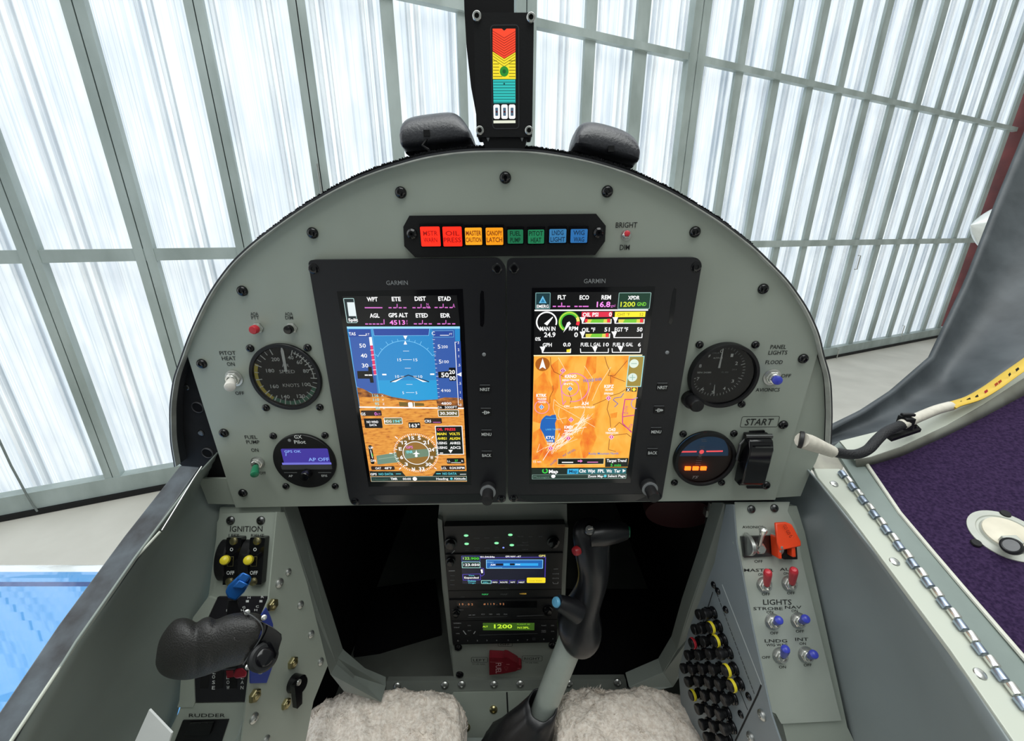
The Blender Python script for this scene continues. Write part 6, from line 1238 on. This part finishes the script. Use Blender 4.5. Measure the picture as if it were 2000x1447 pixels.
cv.text('01:34:50z', 710, 594, 30, W1, wid=212, bold=.02); cv.text('GPS NAV --KT', 1095, 588, 28, W1, wid=230, bold=.02); cv.text('GPS', 1530, 578, 36, em('#f0e88a', 1), wid=100, bold=.02)
cv.line([(605, 612), (1580, 600), (1572, 900)], 9, pu); cv.rect(686, 636, 1540, 770, em('#1f68b8', .9), 2, r=8, line=9, mline=em('#8fd6ff', 1)); cv.text('Origin', 750, 672, 26, em('#8fd6ff', 1), wid=95, lay=5); cv.text('A34', 790, 712, 34, W1, wid=72, lay=5, bold=.02); cv.rect(835, 695, 945, 725, nb, 4); cv.rect(948, 690, 1470, 728, em('#2fa8f0', 1), 3); cv.rect(1045, 692, 1118, 722, nb, 4); cv.text('DCT', 990, 708, 26, LB, wid=66, lay=5); cv.text('FIX', 1168, 708, 26, W1, wid=66, lay=5); cv.text('Departure', 835, 752, 26, LB, wid=180, lay=5)
cv.line([(602, 760), (650, 770), (658, 860), (620, 885), (600, 860)], 8, pu); cv.line([(335, 860), (600, 850), (605, 940), (345, 945), (335, 860)], 8, pu); cv.poly([(605, 785), (635, 780), (640, 835), (618, 840)], W1, 4)
cv.text('View', 468, 872, 26, CY, wid=85, lay=5); cv.text('Expanded', 468, 905, 34, W1, wid=210, lay=5, bold=.02); cv.text('Delete', 475, 955, 28, CY, wid=115, lay=5, bold=.02); cv.text('Origin', 475, 985, 24, CY, wid=105, lay=5)
cv.rect(612, 945, 768, 998, em('#0c4044', .9), 2, r=14, line=8, mline=em('#a8e6dc', 1)); cv.text('FPL', 685, 978, 26, CY, wid=72, lay=5)
for t_, x, w_ in (('INFO', 822, 72), ('ROUTE', 955, 108), ('WPT', 1088, 72), ('NRST', 1222, 86)): cv.text(t_, x, 975, 26, W1, wid=w_, lay=5, bold=.02); cv.line([(x - w_ / 2 - 18, 998), (x - w_ / 2 - 10, 948), (x + w_ / 2 + 10, 946)], 6, pu)
cv.rect(1300, 905, 1578, 985, em('#f6dc2a', 1.05), 5, r=16); cv.text('Low Volts', 1435, 950, 24, em('#a8901c', .9), wid=180, lay=7); cv.build('screen', ro, smooth=0)
cv = CV(f, h, cQ)
for t_, x, y, w_ in (('HOME', 1735, 848, 95), ('ENTR', 1735, 916, 95)): cv.text(t_, x, y, 22, DG2, wid=w_)
cv.line([(1705, 778), (1768, 776)], 8, DG2); cv.line([(1690, 975), (1700, 998), (1765, 996), (1768, 972)], 8, DG2); cv.line([(130, 806), (215, 804)], 14, DG2)
for y in (876, 946, 1014): cv.line([(150, y), (212, y)], 9, DG)
cv.text('GARMIN', 960, 1068, 20, DG, wid=125); cv.build('lettering', ro, smooth=0); rknob(f, ro, h, *cQ(150, 690), .006)
f, ro, h = radio('annunciator_strip', 'thin black annunciator strip with green and amber captions between the radios', 'radio', [(875, 1154), (1096, 1151), (1094, 1168), (877, 1171)], .006)
cv = CV(f, h, cP); cv.text('NAV', 605, 140, 24, em('#3fd070', .8), wid=85, bold=.02); cv.text('MAP', 858, 140, 24, DG, wid=90); cv.text('+ARM', 1112, 132, 24, em('#c09a3c', .8), wid=88, bold=.02); cv.text('COM', 302, 175, 16, DG, wid=50); cv.build('lettering', ro, smooth=0)
f, ro, h = radio('com_radio', 'black radio with dim orange frequency digits, third of the centre radios', 'radio', [(877, 1172), (1094, 1169), (1090, 1209), (881, 1212)], .008)
cv = CV(f, h, cP); og_ = em('#d08a5c', .85); cv.rect(220, 232, 1300, 322, BLKG, 1)
for ch_, x in zip('119.02', (190, 258, 300, 340, 382, 428)): 
    if x > 200: cv.text(ch_, x, 274, 34, og_, bold=.01)
for ch_, x in zip('#119.92', (596, 640, 680, 722, 762, 808, 850)): cv.text(ch_, x, 270, 32, og_, bold=.01)
cv.build('screen', ro, smooth=0); cv = CV(f, h, cP); cv.text('VAL AVIONICS', 235, 350, 14, DG2, wid=150); cv.line([(385, 422), (415, 420)], 11, DG2); cv.line([(435, 420), (466, 418)], 11, DG2)
for t_, x in (('ID', 575), ('MEM', 678), ('ADJ', 776), ('MON', 878)): cv.text(t_, x, 408, 22, DG2, wid=44)
cv.line([(1030, 435), (1390, 422)], 7, DG); cv.line([(370, 452), (900, 440)], 4, DG); cv.build('lettering', ro, smooth=0); rknob(f, ro, h, *cP(210, 420), .005); rknob(f, ro, h, *cP(1450, 380), .007)
f, ro, h = radio('transponder', 'black transponder with a green display reading 1200, lowest of the centre radios', 'radio', [(881, 1213), (1090, 1210), (1087, 1254), (885, 1259)], .008)
cv = CV(f, h, cP); cv.rect(572, 525, 1265, 625, em('#3a5c1c', .85), 1); yg = em('#c6f23a', 1.0); cv.text('ALT', 605, 574, 26, yg, wid=70, bold=.02); cv.text('1200', 845, 570, 68, yg, wid=240, bold=.025); cv.text('FLIGHT ID', 1120, 543, 20, em('#8fd03a', .9), wid=170); cv.text('N13PL', 1118, 588, 32, yg, wid=155, bold=.02); cv.build('screen', ro, smooth=0)
cv = CV(f, h, cP); cv.text('GARMIN', 228, 528, 18, DG2, wid=100, bold=.02)
for t_, x, y, w_ in (('IDENT', 222, 586, 72), ('VFR', 234, 668, 52), ('ON', 388, 560, 40), ('ALT', 392, 628, 46), ('FUNC', 1395, 560, 66), ('START', 1392, 628, 60), ('STOP', 1392, 648, 60), ('CRSR', 1512, 560, 40), ('CLR', 1512, 638, 40)): cv.text(t_, x, y, 18, DG2, wid=w_)
for i, x in enumerate((238, 368, 498, 627, 757, 914, 1043, 1172)): cv.text(str(i), x, 765 - i * 1.5, 26, DG2)
cv.text('8', 1392, 745, 24, DG2); cv.text('9', 1515, 740, 24, DG2); cv.line([(310, 632), (345, 680)], 14, DG2); cv.line([(470, 640), (450, 672)], 12, DG2); cv.line([(525, 690), (1310, 668)], 4, DG); cv.rect(1245, 728, 1275, 755, None, 1, line=3, mline=DG); cv.build('lettering', ro, smooth=0)

# spar cover box in front of the pedestal
SF = Plane(Q(900, 1330, .625), (1, 0, 0), (0, .35, 1)); sc_ = thing('spar_cover', 'grey-green spar cover box with domed bolts between the seat cushions', 'cover', SF)
mb = MB(); mb.prism(rp_(SF, [(755, 1330), (1222, 1326), (1226, 1350), (1226, 1380), (1140, 1390), (1140, 1560), (880, 1560), (880, 1390), (752, 1390)], 0), -.01, 0, PEDM); mb.build('front_plate', sc_, bevel=.0006)
mb = MB(); mb.prism(rp_(SF, [(885, 1353), (1060, 1350), (1060, 1560), (840, 1560), (860, 1400)], .003), .0005, .003, PAINT); mb.build('access_plate', sc_, bevel=.0006)
cv = CV(SF, .0032, crop(0, 0, 1)); cv.line([(990, 1352), (992, 1395)], 3, BLKM); cv.build('slot', sc_, smooth=0)
for px, py in ((776, 1339), (869, 1337), (902, 1336), (965, 1336), (1016, 1335), (1111, 1334), (1206, 1332)): hexscrew(SF, px, py, sc_, .0062, STEEL)
for px, py in ((964, 1385), (911, 1420)): hexscrew(SF, px, py, sc_, .0062, BRASS, .003)
# unseen seat back, added behind the camera to keep rear light off the leg wells
mb = MB(); mb.box((0, -.42, 1.28), (.50, .08, .95), mat('blocker_cloth', '#2c2a2c', .9, bump=.3, scale=200)); mb.box((0, -.40, 1.80), (.26, .07, .20), mat('blocker_cloth', '#2c2a2c'))
tag(mb.build('blocker_seat_back', bevel=.02), 'dark upright seat back out of view behind the camera, added to block rear light', 'seat')
mb = MB(); mb.box((0, 0, CAM.z - .69), (.56, .74, .02), PAINTD); tag(mb.build('seat_pan', smooth=0), 'grey-green seat pan under the sheepskin cushions and the stick boot', 'seat pan')
# sheepskin cushions
WOOL = mat('cream_sheepskin', '#f2e9de', .95, bump=.5, scale=240, hex2='#d9ccbf', spec=.15, bdist=.004)
def cushion(x0, x1, ytop, label, tilt, seed):
    """a soft pad running from its rolled front edge back towards the pilot"""
    cx = Q((x0 + x1) / 2, ytop + 22, .53); hw = (Q(x1, ytop + 60, .53).x - Q(x0, ytop + 60, .53).x) / 2
    nu, nv = 150, 130; L = .34; T_ = .075; mb = MB(); rnd = random.Random(seed)
    def fn(u, v):
        x = (u - .5) * 2; ex = math.copysign(1 - (1 - abs(x)) ** 2.0, x) if abs(x) > .0 else 0
        a = v
        # profile: start under the front roll, over it, then back
        if a < .35: th = -math.pi * .5 + math.pi * (a / .35); py_ = math.cos(th) * .032; pz = math.sin(th) * T_ / 2 
        else: py_ = -(a - .35) / .65 * L; pz = T_ / 2 + .010 * math.sin((a - .35) * 4)
        edge = (1 - abs(x) ** 5) ** .5
        rf = 1 - .35 * abs(x) ** 6
        p = Vector((x * hw * 1.0, py_ * rf - .02 * abs(x) ** 4, pz * edge if pz > 0 else pz))
        nn = noise.noise(p * 26 + Vector((seed, 0, 0))) * .007 + noise.noise(p * 80 + Vector((0, seed, 0))) * .0035 + abs(noise.noise(p * 210)) * .0030
        d = Vector((x * .4, .5 if a < .35 else .05, 1)).normalized() if a > .12 else Vector((0, 1, -.2))
        return cx + Vector((0, -.005, -.035)) + p + d * nn
    mb.grid(fn, nu, nv, WOOL)
    root = mb.build('seat_cushion', smooth=180); tag(root, label, 'cushion', 'sheepskin seat cushions')
    # tufts
    tb = MB(); V, F = [], []
    for i in range(26000):
        u, v = rnd.random(), .12 + rnd.random() * .75; p = fn(u, v); 
        e = .004; t1 = fn(min(u + e, 1), v) - p; t2 = fn(u, v + e) - p; nrm = t1.cross(t2)
        if nrm.length < 1e-12: continue
        nrm.normalize()
        cu_ = noise.noise_vector(p * 55) * 1.1; d = (nrm * 1.0 + cu_ + Vector((rnd.gauss(0, .25), rnd.gauss(0, .25), rnd.gauss(0, .25)))).normalized(); l = rnd.uniform(.004, .0085); s_ = d.cross(Vector((rnd.random(), rnd.random(), rnd.random()))).normalized() * .00055
        b = len(V); bend = noise.noise_vector(p * 70 + Vector((5, 5, 5))) * l * .5
        V += [p - s_, p + s_, p + d * l * .6 + bend * .4 + s_ * .8, p + d * l * .6 + bend * .4 - s_ * .8, p + d * l + bend]; F += [(b, b + 1, b + 2, b + 3), (b + 3, b + 2, b + 4)]
    tb.add(V, F, WOOL); w_ = tb.build('wool', root, smooth=0); w_['kind'] = 'stuff'
    return root
cushion(594, 910, 1345, 'cream sheepskin seat cushion to the left of the control stick', 0, 3)
cushion(1080, 1388, 1342, 'cream sheepskin seat cushion to the right of the control stick', 0, 8)
# control stick
stk = thing('control_stick', 'grey control stick leaning right with a black moulded pistol grip', 'control stick', loc=Q(1040, 1420, .50)); bpy.context.view_layer.update()
A1, A2 = Q(1040, 1440, .53), Q(1122, 1235, .475)
mb = MB(); mb.tube([A1, A1.lerp(A2, .5), A2], [.0150, .0150, .0150], mat('stick_paint', '#a4ada6', .4, var=.06), 32); wpart(mb, 'shaft', stk, smooth=60)
GR = mat('grip_plastic', '#151518', .32, bump=.1, scale=300, var=.1)
gs = [(1131, 1255, .475, .020, .020), (1134, 1240, .473, .024, .024), (1132, 1225, .47, .027, .026), (1130, 1205, .468, .025, .024), (1138, 1185, .466, .019, .020), (1150, 1160, .463, .0165, .018), (1158, 1135, .46, .0165, .018), (1160, 1110, .458, .018, .019), (1158, 1088, .455, .020, .020), (1156, 1068, .453, .020, .019), (1156, 1048, .451, .022, .018), (1154, 1032, .45, .020, .015), (1152, 1022, .449, .012, .008)]
mb = MB(); sg = 28
for x, y, d, rx, ry in gs:
    c_ = Q(x, y, d)
    for k2 in range(sg): a = 2 * math.pi * k2 / sg; mb.v.append(tuple(c_ + Vector((math.cos(a) * rx, math.sin(a) * ry * .9, math.sin(a) * ry * .35))))
mi = mb.mi(GR); n = len(gs)
for i in range(n - 1):
    for k2 in range(sg): kk = (k2 + 1) % sg; mb.f.append([i * sg + k2, i * sg + kk, (i + 1) * sg + kk, (i + 1) * sg + k2]); mb.m.append(mi)
mb.f.append(list(range(sg))[::-1]); mb.m.append(mi); mb.f.append([(n - 1) * sg + k2 for k2 in range(sg)]); mb.m.append(mi)
gp = wpart(mb, 'grip', stk, smooth=80, subd=1)
mb = MB(); mb.tube([Q(1150, 1045, .447), Q(1175, 1042, .447), Q(1205, 1038, .45), Q(1222, 1038, .452)], [.013, .014, .012, .009], GR, 20); wpart(mb, 'grip_head', stk, smooth=60)
mb = MB(); mb.lathe([(.0062, 0), (.0066, .003), (.0055, .0055), (.0001, .006)], mat('green_button', '#0f6b48', .3), tuple(Q(1221, 1038, .452)), (1, -.3, .1), 24); wpart(mb, 'trigger_button', stk).name = 'green_button'
mb = MB(); mb.lathe([(.0060, 0), (.0056, .002), (.0040, .0035), (.0022, .0035)], DSTEEL, tuple(Q(1151, 1034, .436)), tuple(CAM - Q(1151, 1034, .436)), 24); mb.tube([Q(1148, 1032, .430), Q(1158, 1030, .429)], .0016, CHROME, 8); wpart(mb, 'hat_switch', stk)
mb = MB(); mb.lathe([(.0050, 0), (.0052, .004), (.0040, .0065), (.0001, .007)], mat('dark_red_button', '#9c2228', .35), tuple(Q(1130, 1074, .445)), (-1, -.6, .1), 20); wpart(mb, 'red_button', stk)
mb = MB(); mb.tube([Q(1128, 1195, .455), Q(1105, 1182, .45), Q(1090, 1176, .448)], [.013, .010, .008], GR, 18); wpart(mb, 'pinky_rest', stk, smooth=60)
mb = MB(); mb.lathe([(.0056, 0), (.0056, .002), (.0046, .0035), (.0001, .004)], mat('pale_blue_button', '#63a9cc', .35), tuple(Q(1088, 1176, .447)), (-1, -.5, .5), 24); wpart(mb, 'blue_button', stk)
# boot
mb = MB(); LEA = mat('black_leather', '#1b1b1e', .38, bump=.4, scale=90, var=.2); rings = [(1060, 1376, .499, .0168), (1053, 1392, .501, .0200), (1043, 1408, .504, .0235), (1032, 1426, .508, .028), (1020, 1450, .512, .033), (1006, 1480, .518, .042), (990, 1520, .52, .052)]
for x, y, d, r_ in rings:
    c_ = Q(x, y, d)
    for k2 in range(48): a = 2 * math.pi * k2 / 48; w_ = 1 + .10 * math.sin(a * 7 + y * .05) * (r_ / .05) + .05 * math.sin(a * 3 + 1); mb.v.append(tuple(c_ + Vector((math.cos(a) * r_ * w_, math.sin(a) * r_ * w_ * .9, .25 * math.sin(a) * r_))))
mi = mb.mi(LEA)
for i in range(len(rings) - 1):
    for k2 in range(48): kk = (k2 + 1) % 48; mb.f.append([i * 48 + k2, i * 48 + kk, (i + 1) * 48 + kk, (i + 1) * 48 + k2]); mb.m.append(mi)
bt_ = wpart(mb, 'boot', stk, smooth=50, solid=.0015); bt_['label'] = 'gathered black leather boot'
# things hanging in the right well
mb = MB(); mb.tube([Q(1390, 980, .50), Q(1385, 1002, .52)], .0035, STEEL, 10); mb.box(Q(1384, 1000, .52), (.010, .008, .010), STEEL); mb.tube([Q(1382, 1022, .53), Q(1368, 1102, .58)], .0016, STEEL, 8); mb.tube([Q(1385, 1002, .52), Q(1382, 1022, .53)], .004, BLKM, 8)
tag(mb.build('control_rod', smooth=40), 'thin steel rod hanging in the right leg well near the console', 'rod')
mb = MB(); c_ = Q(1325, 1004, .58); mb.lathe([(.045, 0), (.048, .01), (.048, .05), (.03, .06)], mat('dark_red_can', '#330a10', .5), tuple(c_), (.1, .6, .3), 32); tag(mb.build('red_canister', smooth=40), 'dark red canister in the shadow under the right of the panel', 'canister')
